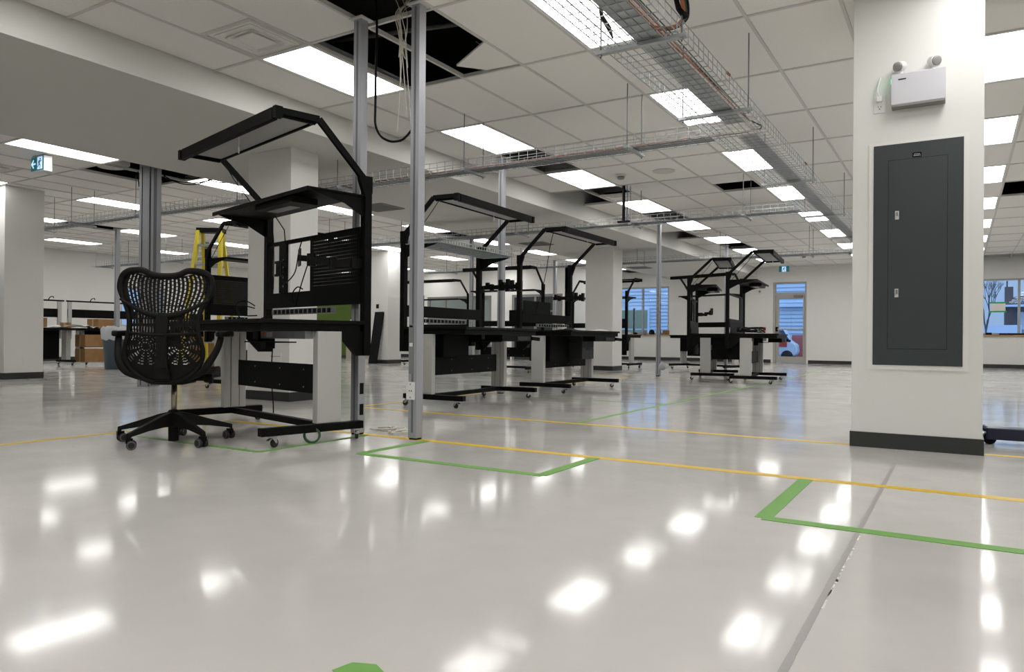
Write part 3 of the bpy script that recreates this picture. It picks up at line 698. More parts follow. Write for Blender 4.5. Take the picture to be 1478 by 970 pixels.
# things lying on bench 3
for k, (dx, dy, a, lab, hgt) in enumerate(((-4.46,8.75,.2,'grey crumpled cloth on the near end of the third workbench',.035),(-4.35,9.45,.5,'crumpled white paper on the far end of the third workbench',.03),(-4.5,9.72,1.1,'flat white sheet near the column end of the third workbench',.006))):
    m = MB(); random.seed(20+k); nx = 9
    vs = [(( -.16+.32*i/nx), (-.11+.22*j/nx), random.uniform(0,hgt)*(math.sin(math.pi*i/nx)*math.sin(math.pi*j/nx)+.15)) for i in range(nx+1) for j in range(nx+1)]
    m.add(vs, [(i*(nx+1)+j,(i+1)*(nx+1)+j,(i+1)*(nx+1)+j+1,i*(nx+1)+j+1) for i in range(nx) for j in range(nx)])
    o = m.build('crumpled_paper' if k else 'cloth', M['paper'] if k else M['char'], loc=(dx,dy,.811), rz=a, smooth=True); o['label'] = lab; o['category'] = 'paper' if k else 'cloth'
t = thing('carton', 'small white carton under the power strip of the third workbench', 'box', (-4.80,9.2,.81), .1)
MB().box(-.04,.04,-.07,.07,0,.055).build('carton_body', M['paper'], t)
# ------------------------------------------------------------------ chair
def chair(x, y, deg):
    t = thing('office_chair', 'charcoal mesh office chair seen from behind at the nearest workbench', 'chair', (x, y, 0), math.radians(deg))
    C = M['char']
    # base: five legs; local +y = facing direction, angles set from the photograph
    R = .345
    a0 = CH_A0
    hub = MB().lathe([(.032,.012),(.034,.12),(.040,.19),(.036,.205),(.022,.215)], n=18); 
    hb = hub.build('hub', C, t, smooth=False)
    for k in range(5):
        a = a0+k*2*math.pi/5; dx, dy = math.cos(a), math.sin(a)
        lg = MB()
        def sec(r, w, z0, z1):
            px_, py_ = -dy, dx
            return [(dx*r-px_*w/2, dy*r-py_*w/2, z0),(dx*r+px_*w/2, dy*r+py_*w/2, z0),(dx*r+px_*w/2*.7, dy*r+py_*w/2*.7, z1),(dx*r-px_*w/2*.7, dy*r-py_*w/2*.7, z1)]
        S = [sec(.015,.062,.105,.205),sec(.10,.056,.11,.185),sec(.22,.046,.10,.145),sec(R+.005,.038,.078,.105),sec(R+.022,.034,.055,.10)]
        vs = [v for s_ in S for v in s_]; fs = []
        for i in range(4):
            for j in range(4): fs.append((i*4+j, i*4+(j+1)%4, (i+1)*4+(j+1)%4, (i+1)*4+j))
        fs += [(0,1,2,3),(19,18,17,16)]
        lg.add(vs, fs); lg = lg.build('leg', C, t, bevel=.004)
        cs = MB().box(-.014,.014,-.02,.02,.04,.07); cs.tube([(0,0,.03),(0,0,.07)], .01, 8)
        cs = cs.build('caster', M['black2'], t); cs.location = (dx*(R+.008), dy*(R+.008), 0); cs.rotation_euler.z = a+CH_CA[k]
        for s_ in (-1, 1):
            wv = MB().lathe([(.008,s_*.008),(.027,s_*.008),(.029,s_*.014),(.029,s_*.026),(.025,s_*.031),(.010,s_*.032)], c=(0,.012,.029), n=22, ax=0).build('wheel', M['rubber'], cs, smooth=False)
            MB().lathe([(.0245,s_*.0305),(.0265,s_*.0325),(.020,s_*.0335),(.019,s_*.0305)], c=(0,.012,.029), n=22, ax=0).build('wheel_ring', M['greyring'], cs)
    MB().tube([(0,0,.15),(0,0,.40)], .018, 14).build('gas_lift', mat('bronze_steel', (.34,.30,.24), .3, metal=.9), t, smooth=True)
    # tilt mechanism
    MB().prism([(-.15,.385),(.15,.385),(.19,.41),(.19,.44),(-.19,.44),(-.19,.41)], 0, -.10, .10).build('tilt_box', C, t, bevel=.006)
    k1 = MB().tube([(.09,0,.42),(.19,0,.42)], .018, 10); k1.tube([(.19,0,.42),(.235,0,.418)], .027, 12); k1.box(.222,.24,-.02,.02,.385,.448)
    k1.build('tension_knob', C, t)
    # seat: curved pan (front = +y)
    m = MB(); nx, ny = 16, 14; vs = []
    for side in (0, 1):
        for i in range(nx+1):
            for j in range(ny+1):
                u = -1+2*i/nx; v = -1+2*j/ny
                w_ = .255*(1-.10*v*v); xx = u*w_*(1-.06*(v<0)*abs(v)); yy = .03+v*.235
                zz = .475 + .022*u*u - .03*max(0, v)**3*1.2 + .012*max(0,-v)**2 - side*.045
                vs.append((xx, yy, zz))
    n1 = (nx+1)*(ny+1); fs = []
    for i in range(nx):
        for j in range(ny):
            a = i*(ny+1)+j; fs.append((a, a+ny+1, a+ny+2, a+1)); fs.append((a+n1, a+1+n1, a+ny+2+n1, a+ny+1+n1))
    for i in range(nx):
        a = i*(ny+1); fs.append((a, a+n1, a+ny+1+n1, a+ny+1)); a += ny; fs.append((a, a+ny+1, a+ny+1+n1, a+n1))
    for j in range(ny):
        fs.append((j, j+1, j+1+n1, j+n1)); a = nx*(ny+1)+j; fs.append((a, a+n1, a+1+n1, a+1))
    m.add(vs, fs).build('seat', C, t, smooth=True)
    # backrest: butterfly outline sampled as half width per height
    prof = [(a_-.045*max(0,(a_-.41)/.74), b_*.885) for a_, b_ in [(1.150,.150),(1.152,.205),(1.145,.250),(1.120,.288),(1.08,.305),(1.03,.306),(.97,.285),(.91,.255),(.85,.235),(.79,.228),(.73,.232),(.67,.250),(.61,.262),(.55,.252),(.49,.215),(.44,.155),(.41,.08)]]
    def yb(z, u=0):     # back surface depth: lumbar curve, wraps forward at the sides
        zz = (z-.40)/.75
        return -.215 - .045*math.sin(math.pi*min(1,max(0,zz*1.15))) + .02*zz + .055*u*u - (.05*max(0,zz-.55))
    def hw(z):
        ps = sorted([(a_, b_) for a_, b_ in prof if not (a_ > 1.1005 and b_ < .22)])
        if z <= ps[0][0]: return ps[0][1]
        for (za, wa), (zb_, wb) in zip(ps, ps[1:]):
            if za <= z <= zb_: return wa+(wb-wa)*(z-za)/(zb_-za)
        return ps[-1][1]
    loop = []
    P = prof[:]
    right = [(w_, z) for z, w_ in P]
    top = [(-.09,1.083),(-.05,1.073),(0,1.070),(.05,1.073),(.09,1.083)]
    pts = [( a_, b_) for a_, b_ in top] + right + [(0,.405)] + [(-a_, b_) for a_, b_ in reversed(right)]
    P3 = [(a_, yb(b_, min(1,abs(a_)/.3)), b_) for a_, b_ in pts]; P3.append(P3[0])
    rr = [.020 if q[2] > .95 else .015 for q in P3]
    MB().tube(P3, rr, 12, sm=True).build('back_frame', C, t, smooth=True)
    # woven membrane with slots
    def membrane(name, z0, z1, rows, cols, inset, fan, top_cut=True):
        m = MB()
        def pt(i, k):
            z = z0+(z1-z0)*k/rows; hw_ = hw(z)-inset; ii = i-.12 if i % 2 == 0 else i+.12; ii = min(cols, max(0, ii)); u = -1+2*ii/cols
            x_ = u*hw_; zt = z
            if top_cut: 
                dip = .034*math.cos(min(1,abs(x_)/.17)*math.pi/2); zt = z - dip*((z-z0)/(z1-z0))
            return (x_, yb(zt, min(1,abs(x_)/.3))+.004, zt)
        for k in range(rows):
            for i in range(cols):
                hole = (i % 2 == 1) and ((k + (2 if (i//2) % 2 else 0)) % 4 != 0) and 1 < i < cols-1 and 0 < k < rows-1
                if hole: continue
                m.add([pt(i,k),pt(i+1,k),pt(i+1,k+1),pt(i,k+1)], [(0,1,2,3)])
        o = m.build(name, C, t, kind='stuff')
        bm = bmesh.new(); bm.from_mesh(o.data); bmesh.ops.remove_doubles(bm, verts=bm.verts, dist=1e-5); bm.to_mesh(o.data); bm.free()
        md = o.modifiers.new('solidify', 'SOLIDIFY'); md.thickness = .003
        return o
    membrane('back_mesh_upper', .80, 1.09, 44, 43, .008, 1)
    # lower half: concentric arc slots around two lobes
    m = MB(); rows, cols = 64, 110; z0, z1 = .42, .81
    for k in range(rows):
        for i in range(cols):
            z = z0+(z1-z0)*(k+.5)/rows; u = -1+2*(i+.5)/cols; x_ = u*(hw(z)-.008)
            lx = abs(x_)-.10; lz = z-.63; rad = math.hypot(lx, lz*1.0); ang = math.atan2(lz, lx)
            if z > .69: hole = (int((abs(x_)+.004*math.sin(z*20))/.0058) % 3 == 1) and (int(z/.018) % 3 != 0) and abs(x_) > .035
            else: hole = (int(rad/.0058) % 3 == 1) and (int((ang+3.2)/.30) % 2 == 0) and rad > .02 and abs(x_) > .03 and z > .52
            if hole and 1 <= i < cols-1: continue
            def pt(ii, kk):
                zz = z0+(z1-z0)*kk/rows; xx = (-1+2*ii/cols)*(hw(zz)-.008); return (xx, yb(zz, min(1,abs(xx)/.3))+.004, zz)
            m.add([pt(i,k),pt(i+1,k),pt(i+1,k+1),pt(i,k+1)], [(0,1,2,3)])
    o = m.build('back_mesh_lower', C, t, kind='stuff')
    bm = bmesh.new(); bm.from_mesh(o.data); bmesh.ops.remove_doubles(bm, verts=bm.verts, dist=1e-5); bm.to_mesh(o.data); bm.free()
    md = o.modifiers.new('solidify', 'SOLIDIFY'); md.thickness = .003
    # curved cross member between the two halves, and spine
    cm = MB(); q = [(x_, yb(.88-.045*math.cos(x_*5.4)+.04*abs(x_), min(1,abs(x_)/.3))-.006, .93-.11*math.cos(min(1,abs(x_)/.27)*math.pi/2)) for x_ in [-.262+.0262*2*k for k in range(11)]]
    cm.tube(q, [.009,.012,.014,.016,.018,.02,.018,.016,.014,.012,.009], 8, sm=True); cm.build('cross_member', C, t, smooth=True)
    sp = MB(); S = []
    for z, w_, d_ in ((.84,.045,-.01),(.80,.075,-.012),(.70,.066,-.014),(.60,.062,-.02),(.50,.075,-.03),(.43,.10,-.02)):
        yy = yb(z)+d_; S.append([(-w_/2,yy-.012,z),(w_/2,yy-.012,z),(w_/2,yy+.012,z),(-w_/2,yy+.012,z)])
    vs = [v for s_ in S for v in s_]; fs = [(i*4+j,i*4+(j+1)%4,(i+1)*4+(j+1)%4,(i+1)*4+j) for i in range(5) for j in range(4)]+[(0,1,2,3),(23,22,21,20)]
    sp.add(vs, fs); sp.bar((0,yb(.45)-.02,.43),(0,0,.42),.09,.03); sp.build('spine', C, t, bevel=.004)
    lb = MB().tube([(-.20,yb(.70,.6)-.004,.715),(-.1,yb(.70)-.012,.705),(0,yb(.70)-.018,.70),(.1,yb(.70)-.012,.705),(.20,yb(.70,.6)-.004,.715)], [.007,.011,.012,.011,.007], 8).build('lumbar_bar', C, t, smooth=True)
    for s_ in (-1, 1):
        a = MB(); a.tube([(s_*.10,-.16,.42),(s_*.22,-.20,.47),(s_*.27,-.19,.54),(s_*.30,-.13,.62),(s_*.31,-.09,.69)], [.02,.024,.024,.021,.02], 10, sm=True); a.build('arm_support', C, t, smooth=True)
        p_ = MB(); vs = []; nn = 16
        for z_ in (0, 1):
            for k in range(nn):
                an = 2*math.pi*k/nn; vs.append((s_*.315+.052*math.cos(an)*(1+.15*math.sin(an)), -.02+.125*math.sin(an), .69+.033*z_+.008*math.cos(an)**2))
        p_.add(vs, [tuple(range(nn))[::-1], tuple(range(nn,2*nn))]+[(k,(k+1)%nn,(k+1)%nn+nn,k+nn) for k in range(nn)])
        p_.build('arm_pad', C, t, bevel=.008, smooth=True)
    return t
CH_A0 = 0.0; CH_CA = [.3, 1.2, 2.4, .8, 1.7]
CHX, CHY, CHD = -4.39, 2.945, 40
CH_A0 = math.radians(26)
chair(CHX, CHY, CHD)
# ------------------------------------------------------------------ tapes on the floor
def tape(name, mats, segs, label, w=.024, z=.0012):
    m = MB()
    for x0, y0, x1, y1 in segs:
        if abs(x1-x0) > abs(y1-y0): m.box(x0, x1, y0-w/2, y0+w/2, .0, z)
        else: m.box(x0-w/2, x0+w/2, y0, y1, .0, z)
        z += .0004
    return m.build(name, M[mats], label=label, cat='tape')
tape('floor_tape', 'yellow', [(-5.16,3.955,6.5,3.955)], 'long yellow floor tape line passing the foot of the front power post', w=.072)
tape('floor_tape', 'yellow', [(-5.16,5.44,6.5,5.44)], 'second yellow floor tape line reaching the foot of the panel column', w=.065)
tape('floor_tape', 'yellow', [(-5.16,YF,-5.16,3.95)], 'yellow floor tape line running left under the office chair', w=.07)
tape('floor_tape', 'yellow', [(-5.16,5.44,-5.16,12.5)], 'yellow floor tape line running away under the second workbench', w=.05, z=.0016)
tape('floor_tape', 'yellow', [(-7.5,12.95,-3.0,12.95)], 'distant faint yellow tape line near the slim post', w=.05)
tape('floor_tape', 'green', [(-3.071,3.285,-3.071,3.93),(-3.071,3.283,-1.815,3.283),(-1.825,3.283,-1.825,3.93)], 'green tape box on the floor in front of the power post', w=.062, z=.0016)
tape('floor_tape', 'green', [(-.66,2.985,-.66,3.93),(-.66,2.985,1.6,2.985)], 'green tape corner on the floor crossing the concrete joint', w=.066, z=.0016)
tape('floor_tape', 'green', [(-4.86,2.985,-3.61,2.985),(-3.61,2.985,-3.61,3.93)], 'green tape corner on the floor below the nearest workbench', w=.04, z=.0024)
tape('floor_tape', 'green', [(-2.71,5.46,-2.71,18.0)], 'long green tape line running toward the back door', w=.045)
tape('floor_tape', 'green', [(-5.0,7.62,-2.73,7.62)], 'faint green tape line across the aisle before the third workbench', w=.02)
MB().prism([(-1.12,1.12),(-1.04,1.10),(-1.0,1.16),(-1.06,1.19),(-1.11,1.17)], 2, 0, .0015).build('tape_scrap', M['green'], label='scrap of green tape at the bottom edge of the picture', cat='tape')
t = thing('tape_roll', 'roll of dark green tape standing on edge under the nearest workbench foot', 'tape roll', (-3.62,3.42,0), math.radians(40))
MB().lathe([(.042,-.018),(.055,-.018),(.055,.018),(.042,.018),(.042,-.018)], c=(0,0,.055), n=28, ax=1, cap=False).build('roll', M['dkgreen'], t)
t = thing('floor_cables', 'tangle of thin white cables on the floor behind the nearest workbench', 'cable')
random.seed(4)
for k in range(6):
    pts = [(-3.75+random.uniform(-.1,.1), 4.2+random.uniform(-.05,.2), .01)]
    for q in range(5): pts.append((-3.72+.07*q+random.uniform(-.04,.04), 4.25+random.uniform(-.12,.1)-.03*q, .006+random.uniform(0,.02)))
    MB().tube(pts, .004, 5).build('cable', M['cable_w'], t, smooth=True)
# ------------------------------------------------------------------ right column fittings
t = thing('electrical_panel', 'tall slate grey electrical panel recessed in the right column', 'electrical panel', (0,5.37,0))
f = MB(); f.box(-.521,-.493,-.008,0,.517,2.004); f.box(.013,.041,-.008,0,.517,2.004); f.box(-.493,.013,-.008,0,.517,.546); f.box(-.493,.013,-.008,0,1.982,2.004)
f.build('surround', M['trimw'], t)
MB().box(-.493,.013,-.014,0,.546,1.982).build('cover', M['panel_grey'], t, bevel=.002)
MB().box(-.4075,-.0715,-.0155,-.014,.6495,1.8795).build('seam', M['panel_line'], t)
d = MB().box(-.4035,-.0755,-.018,-.0155,.6535,1.8755).build('door', M['panel_grey'], t)
for zz in (1.517,1.013):
    l = MB().box(-.366,-.343,-.023,-.018,zz-.028,zz+.028).build('latch', M['steel'], d); MB().box(-.36,-.349,-.026,-.023,zz-.006,zz+.02).build('keyhole', M['column_dk'], l)
lb = MB().box(-.269,-.218,-.0155,-.014,1.884,1.914).build('name_plate', M['black'], t)
m = MB()
for k in range(6): m.box(-.26+.006*k,-.2565+.006*k,-.0162,-.0155,1.902,1.905)
for k in range(7): m.box(-.262+.006*k,-.2585+.006*k,-.0162,-.0155,1.892,1.896)
m.build('print_line', M['paper'], lb)
t = thing('emergency_light', 'white battery emergency light with two lamp heads on the right column', 'emergency light', (0,5.37,0))
MB().box(-.389,-.087,-.085,0,2.217,2.415).build('case', M['lav'], t, bevel=.004)
MB().box(-.387,-.089,-.084,-.001,2.205,2.217).build('case_bottom', M['vent'], t)
MB().box(-.349,-.304,-.0865,-.085,2.373,2.380).build('logo_mark', M['blue'], t)
MB().box(-.391,-.389,-.07,-.045,2.36,2.39).build('status_light', M['led'], t)
for cx, ay in ((-.335,-.5),(-.155,.55)):
    h = MB(); h.tube([(cx,-.05,2.412),(cx,-.05,2.44)], .012, 10); h.build('swivel', M['white'], t)
    hd = MB().lathe([(.012,.055),(.028,.045),(.034,.0),(.035,-.012),(.031,-.014)], n=22, ax=1).build('lamp_head', M['white'], t, smooth=True)
    hd.location = (cx+(-.012 if ay < 0 else .012), -.06, 2.468); hd.rotation_euler = (0.3, 0, ay)
    MB().lathe([(.0305,-.0145),(.02,-.019),(.004,-.02)], n=22, ax=1).build('lens', M['lens'], hd, smooth=True)
t = thing('wall_outlet', 'white outlet with a plug and short cord left of the emergency light', 'outlet', (-.461,5.37,0))
MB().box(-.036,.036,-.006,0,2.20,2.315).build('plate', M['white'], t, bevel=.002)
for zz in (2.235,):
    r = MB().lathe([(.017,-.006),(.017,-.008)], c=(0,0,zz), n=16, ax=1).build('receptacle', M['paper'], t)
    q = MB(); q.box(-.009,-.006,-.0092,-.008,zz,zz+.01); q.box(.006,.009,-.0092,-.008,zz,zz+.01); q.box(-.003,.003,-.0092,-.008,zz-.012,zz-.006); q.build('slots', M['black'], r)
MB().box(-.016,.016,-.035,-.006,2.27,2.305).build('plug', M['white'], t, bevel=.003)
MB().tube([(0,-.03,2.30),(-.012,-.032,2.34),(-.004,-.02,2.39),(.002,-.004,2.43)], .005, 7).build('cord', M['white'], t, smooth=True)
# left column fittings
t = thing('wall_switch', 'white outlet low on the left column', 'outlet', (-12.518,5.83,.3))
MB().box(0,.006,-.035,.035,-.055,.055).build('plate', M['white'], t)
t = thing('wall_switch', 'small dark wall switch on the far column above the leaning black board', 'switch', (-13.25,14.79,1.52))
MB().box(-.04,.04,-.008,.009,-.055,.055).build('plate', M['black'], t)
t = thing('leaning_board', 'tall black board leaning against the far column', 'board', (-13.2,14.55,0))
bd = MB(); bd.add([(-.14,0,0),(.14,0,0),(.14,.03,0),(-.14,.03,0),(-.10,.20,1.37),(.20,.20,1.37),(.20,.23,1.36),(-.10,.23,1.36)],[(3,2,1,0),(4,5,6,7),(0,1,5,4),(1,2,6,5),(2,3,7,6),(3,0,4,7)])
bd.build('panel', M['black2'], t)
t = thing('wall_outlet', 'white access plate low on the near column behind the nearest workbench', 'outlet', (-6.33,5.449,.46))
MB().box(-.09,.09,-.006,0,-.06,.06).build('plate', M['white'], t); MB().box(-.075,.075,-.008,-.006,.02,.026).build('slot', M['vent'], t)
# ------------------------------------------------------------------ exit signs
def run_man(m, s=1.0, ox=0, oy=0, flip=1):
    def L(p, q, w_): m.bar((ox+flip*p[0]*s, oy, p[1]*s), (ox+flip*q[0]*s, oy, q[1]*s), .002, w_*s)
    return m
def exit_sign(x, y, rz, label, arrow=True):
    t = thing('exit_sign', label, 'exit sign', (x, y, ZC-.1), rz)
    MB().box(-.16,.16,-.05,.05,-.10,.10).build('housing', M['white'], t, bevel=.004)
    MB().box(-.152,.152,-.053,-.05,-.088,.088).build('face', M['sign_green'], t)
    if arrow:
        a = MB(); y0 = -.0545
        for p, q in (((-.135,0),(-.085,.05)),((-.135,0),(-.085,-.05)),((-.13,0),(-.04,0))): a.bar((p[0],y0,p[1]),(q[0],y0,q[1]),.002,.022)
        a.build('arrow', M['sign_white'], t)
        ox = .065
    else: ox = 0
    MB().box(ox-.06,ox+.06,-.055,-.053,-.075,.08).build('door_field', M['sign_white'], t)
    g = MB(); y0 = -.057
    g.lathe([(.014,y0),(.014,y0+.002)], c=(ox+.012,0,.052), n=12, ax=1)
    for p, q, w_ in (((.005,.035),(-.012,-.005),.026),((-.012,-.005),(.02,-.03),.014),((.02,-.03),(.012,-.068),.012),((-.012,-.005),(-.03,-.035),.014),((-.03,-.035),(-.052,-.045),.012),
                     ((.005,.033),(.035,.02),.010),((.035,.02),(.046,.036),.009),((.002,.033),(-.028,.022),.010),((-.028,.022),(-.035,.0),.009)):
        g.bar((ox+p[0],y0,p[1]),(ox+q[0],y0,q[1]),.002,w_)
    g.build('running_figure', M['sign_green'], t)
    return t
exit_sign(-10.10, 4.88, 0, 'white hanging exit sign with left arrow and running figure at upper left')
exit_sign(-4.62, 23.55, 0, 'small green running figure exit sign above the back door', arrow=False)
# ------------------------------------------------------------------ back wall: windows and door
def window(name, x0, x1, y, z0, z1, mull, sill=True, axis='x'):
    w_ = MB(); t_ = .05
    w_.box(x0,x1,y-.0,y+.08,z0,z0+t_); w_.box(x0,x1,y,y+.08,z1-t_,z1); w_.box(x0,x0+t_,y,y+.08,z0+t_,z1-t_); w_.box(x1-t_,x1,y,y+.08,z0+t_,z1-t_)
    o = w_.build(name, M['alufr'], kind='structure'); xs = [x0]+list(mull)+[x1]
    for m_ in mull: MB().box(m_-.03,m_+.03,y,y+.08,z0+t_,z1-t_).build('mullion', M['alufr'], o)
    for a, b in zip(xs, xs[1:]): MB().box(a+.03,b-.03,y+.035,y+.041,z0+t_,z1-t_).build('pane', M['glass'], o)
    if sill: MB().box(x0-.02,x1+.02,y-.10,y+.0,z0-.03,z0).build('sill', M['oak'], o)
    return o
window('window_1', WIN_L[0], WIN_L[1], YB+.04, WIN_L[2], WIN_L[3], (-9.36,))
window('window_2', WIN_R[0], WIN_R[1], YB+.04, WIN_R[2], WIN_R[3], (.45,1.345,2.3))
# left wall window
w_ = MB(); x0 = XL-.12
w_.box(x0,x0+.08,12.15,13.55,.95,1.0); w_.box(x0,x0+.08,12.15,13.55,2.05,2.1); w_.box(x0,x0+.08,12.15,12.2,1.0,2.05); w_.box(x0,x0+.08,13.5,13.55,1.0,2.05); w_.box(x0,x0+.08,12.80,12.86,1.0,2.05)
w3 = w_.build('window_3', M['alufr'], kind='structure')
MB().box(x0+.035,x0+.041,12.2,13.5,1.0,2.05).build('pane', M['glass'], w3)
# door
dr = MB(); DX0, DX1 = DOOR[0], DOOR[1]
dr.box(DX0,DX0+.07,YB+.02,YB+.14,0,2.52); dr.box(DX1-.05,DX1,YB+.02,YB+.14,0,2.52); dr.box(DX0+.07,DX1-.05,YB+.02,YB+.14,2.10,2.19); dr.box(DX0+.07,DX1-.05,YB+.02,YB+.14,2.47,2.52)
dr = dr.build('door_1', M['doorframe'], kind='structure')
MB().box(DX0+.07,DX1-.05,YB+.07,YB+.076,2.19,2.47).build('transom_pane', M['glass'], dr)
lf = MB(); a, b = DX0+.08, DX1-.06
lf.box(a,a+.09,YB+.05,YB+.095,.01,2.09); lf.box(b-.05,b,YB+.05,YB+.095,.01,2.09); lf.box(a+.09,b-.05,YB+.05,YB+.095,.01,.20); lf.box(a+.09,b-.05,YB+.05,YB+.095,1.99,2.09)
lf = lf.build('door_leaf', M['doorframe'], dr)
MB().box(a+.09,b-.05,YB+.07,YB+.076,.20,1.99).build('pane', M['glass'], lf)
MB().tube([(a+.04,YB+.0,1.05),(b-.02,YB+.0,1.05)], .02, 8).build('push_bar', M['doorframe'], lf)
MB().box(a,a+.06,YB-.02,YB+.05,.98,1.12).build('latch_box', M['black'], lf)
MB().box(b-.32,b-.05,YB-.03,YB+.04,2.05,2.11).build('door_closer', M['column_dk'], lf)
t = thing('wall_strobe', 'small white alarm strobe on the back wall left of the door', 'alarm', (-5.42,YB,2.24))
MB().box(-.07,.07,-.03,0,-.06,.06).build('plate', M['white'], t); MB().box(-.03,.03,-.05,-.03,-.03,.03).build('lens', M['vent'], t)
t = thing('pull_station', 'small red fire alarm pull station left of the back door', 'alarm', (-5.28,YB,1.06))
MB().box(-.045,.045,-.04,0,-.06,.06).build('body', M['red'], t)
# glazed openings in the back left wall
g = MB(); x0, x1, z1 = GW[0], GW[1], GW[3]
for xx in (x0, -15.35, -14.3, x1-.10): g.box(xx, xx+.10, YL+.02, YL+.12, 0, z1-.07)
g.box(x0, x1, YL+.02, YL+.12, z1-.07, z1)
g = g.build('door_2', M['column_dk'], kind='structure')
MB().box(x0+.1, -14.3, YL+.06, YL+.07, 0, z1-.07).build('pane', M['pale_glass'], g); MB().box(-14.2, x1-.08, YL+.06, YL+.07, 0, z1-.07).build('pane', M['pale_glass'], g)
g = MB(); x0, x1, z1 = GD[0], GD[1], GD[3]
for xx in (x0, -11.72): g.box(xx, xx+.08, YL+.02, YL+.12, 0, z1-.08)
g.box(x0, x1, YL+.02, YL+.12, z1-.08, z1); g.box(x1-.35, x1, YL+.02, YL+.12, 0, z1-.08); g.box(x0+.08, -11.72, YL+.03, YL+.11, 1.55, 1.60); g.box(-11.64, x1-.35, YL+.03, YL+.11, 1.55, 1.60)
g = g.build('door_3', M['column_dk'], kind='structure')
MB().box(x0+.08, x1-.35, YL+.06, YL+.07, 0, z1-.08).build('pane', M['tinted'], g)
# green partition with counter in the far left middle
gw = MB().box(-19.2,-15.9,17.7,17.85,0,2.15).build('wall_partition_green', M['greenwall'], kind='structure')
MB().box(-19.2,-15.9,17.69,17.70,0,.10).build('partition_base', M['base'], gw)
t = thing('counter_unit', 'white counter standing before the green partition wall', 'cabinet', (-16.2,17.2,0))
MB().box(-.3,.3,-.22,.22,.0,.86).build('body', mat('beige_cabinet',(.36,.32,.27),.5), t); MB().box(-.33,.33,-.25,.25,.86,.90).build('top', M['white'], t); MB().box(-.25,.1,-.1,.2,.90,1.25).build('upper_box', M['white'], t)
# ------------------------------------------------------------------ ladder
t = thing('step_ladder', 'yellow fibreglass step ladder with black top cap beyond the office chair', 'ladder', (-10.03,7.34,0), math.radians(35))
zt = 2.38
MB().box(-.20,.20,-.10,.10,zt-.07,zt).build('top_cap', M['black2'], t, bevel=.006)
for s_ in (-1,1):
    r = MB().bar((s_*.17,-.07,zt-.05),(s_*.30,-.52,0),.085,.05,up=(1,0,0)).build('front_rail', M['ladder'], t)
    for q in (.12,.2,.28,.42,.55): MB().cb((s_*(.17+.13*q)+ (.0), -.07-.45*q-.016, zt-.05-(zt-.05)*q), (.03,.03,.035)).build('rail_mark', M['black'], r)
    MB().bar((s_*.15,.07,zt-.05),(s_*.26,.62,0),.06,.045,up=(1,0,0)).build('rear_rail', M['ladder'], t)
for k in range(7):
    z = .3*(k+1); q = 1-z/(zt-.05); hw_ = .17+.13*q; yy = -.07-.45*q
    MB().box(-hw_,hw_,yy-.04,yy+.04,z-.012,z+.012).build('step', M['galvflat'], t)
for k in (1,3,5,6):
    z = .3*(k+1); q = 1-z/(zt-.05); hw_ = .15+.11*q; yy = .07+.55*q
    MB().box(-hw_,hw_,yy-.012,yy+.012,z-.018,z+.018).build('brace', M['galvflat'], t)
MB().bar((-.22,-.25,1.6),(-.2,.28,1.6),.02).build('spreader', M['galvflat'], t); MB().bar((.22,-.25,1.6),(.2,.28,1.6),.02).build('spreader', M['galvflat'], t)
# ------------------------------------------------------------------ far left benches, bin, boxes
def back_bench(y0, label, mz=.40):
    t = thing('packing_bench', label, 'workbench', (-17.6, y0, 0), math.radians(90), 'benches along the left wall')
    B = M['black']
    MB().box(-.9,.9,-.38,.38,.80,.85).build('table_top', M['black2'], t)
    for s_ in (-1,1):
        MB().box(s_*.82-.05,s_*.82+.05,-.1,.1,.12,.80).build('leg', M['column'], t); MB().box(s_*.82-.04,s_*.82+.04,-.36,.36,.07,.12).build('foot_bar', B, t)
        MB().box(s_*.86-.04,s_*.86+.04,.36,.42,.60,1.48).build('upright', M['column'], t)
        for yy in (-.3,.3): caster(t, s_*.82, yy)
    MB().box(-.9,.9,.38,.41,1.10,1.30).build('back_panel', B, t)
    MB().tube([(-.95,.36,1.49),(.95,.36,1.49)], .018, 8).build('light_rail', B, t)
    MB().box(-.72,.72,.10,.12,mz,.80).build('modesty_panel', B, t)
    for q in (-.4,.6):
        c = MB().tube([(q,.36,1.49),(q+.03,.34,1.56),(q+.09,.33,1.58),(q+.10,.33,1.54)], .010, 6); c.build('lamp_clip', B, t)
    return t
back_bench(8.25, 'black packing bench with back panel at the left wall, partly behind the left column', .14)
back_bench(10.2, 'black packing bench with back panel behind the blue grey bin')
back_bench(12.15, 'black packing bench with back panel behind the office chair back')
t = thing('waste_bin', 'blue grey waste bin with a clear liner left of the office chair', 'bin', (-14.7,8.6,0))
MB().lathe([(.24,0),(.29,.76),(.30,.78)], n=24).build('body', M['bin'], t, smooth=True)
lm = MB(); nn = 24; random.seed(6); vs = []
for z_, r_ in ((.86,.27),(.80,.32),(.70,.315),(.60,.305)):
    for k in range(nn):
        a = 2*math.pi*k/nn; vs.append(((r_+random.uniform(-.006,.012))*math.cos(a), (r_+random.uniform(-.006,.012))*math.sin(a), z_+random.uniform(-.03,.03)))
lm.add(vs, [(i*nn+k, i*nn+(k+1)%nn, (i+1)*nn+(k+1)%nn, (i+1)*nn+k) for i in range(3) for k in range(nn)])
lm.build('liner', M['liner'], t, smooth=True)
def carton(x, y, z, sx, sy, sz, rz, label):
    t = thing('cardboard_box', label, 'box', (x, y, z), rz, 'cardboard boxes on the left')
    MB().box(-sx/2,sx/2,-sy/2,sy/2,0,sz).build('box_body', M['card'], t)
    MB().box(-.02,.02,-sy/2-.001,sy/2+.001,sz*.0,sz+.0015).build('packing_tape', mat('box_tape',(.40,.28,.14),.4), t)
carton(-17.5,8.35,.85,.35,.3,.22,.3,'open cardboard box on the packing bench beside the left column')
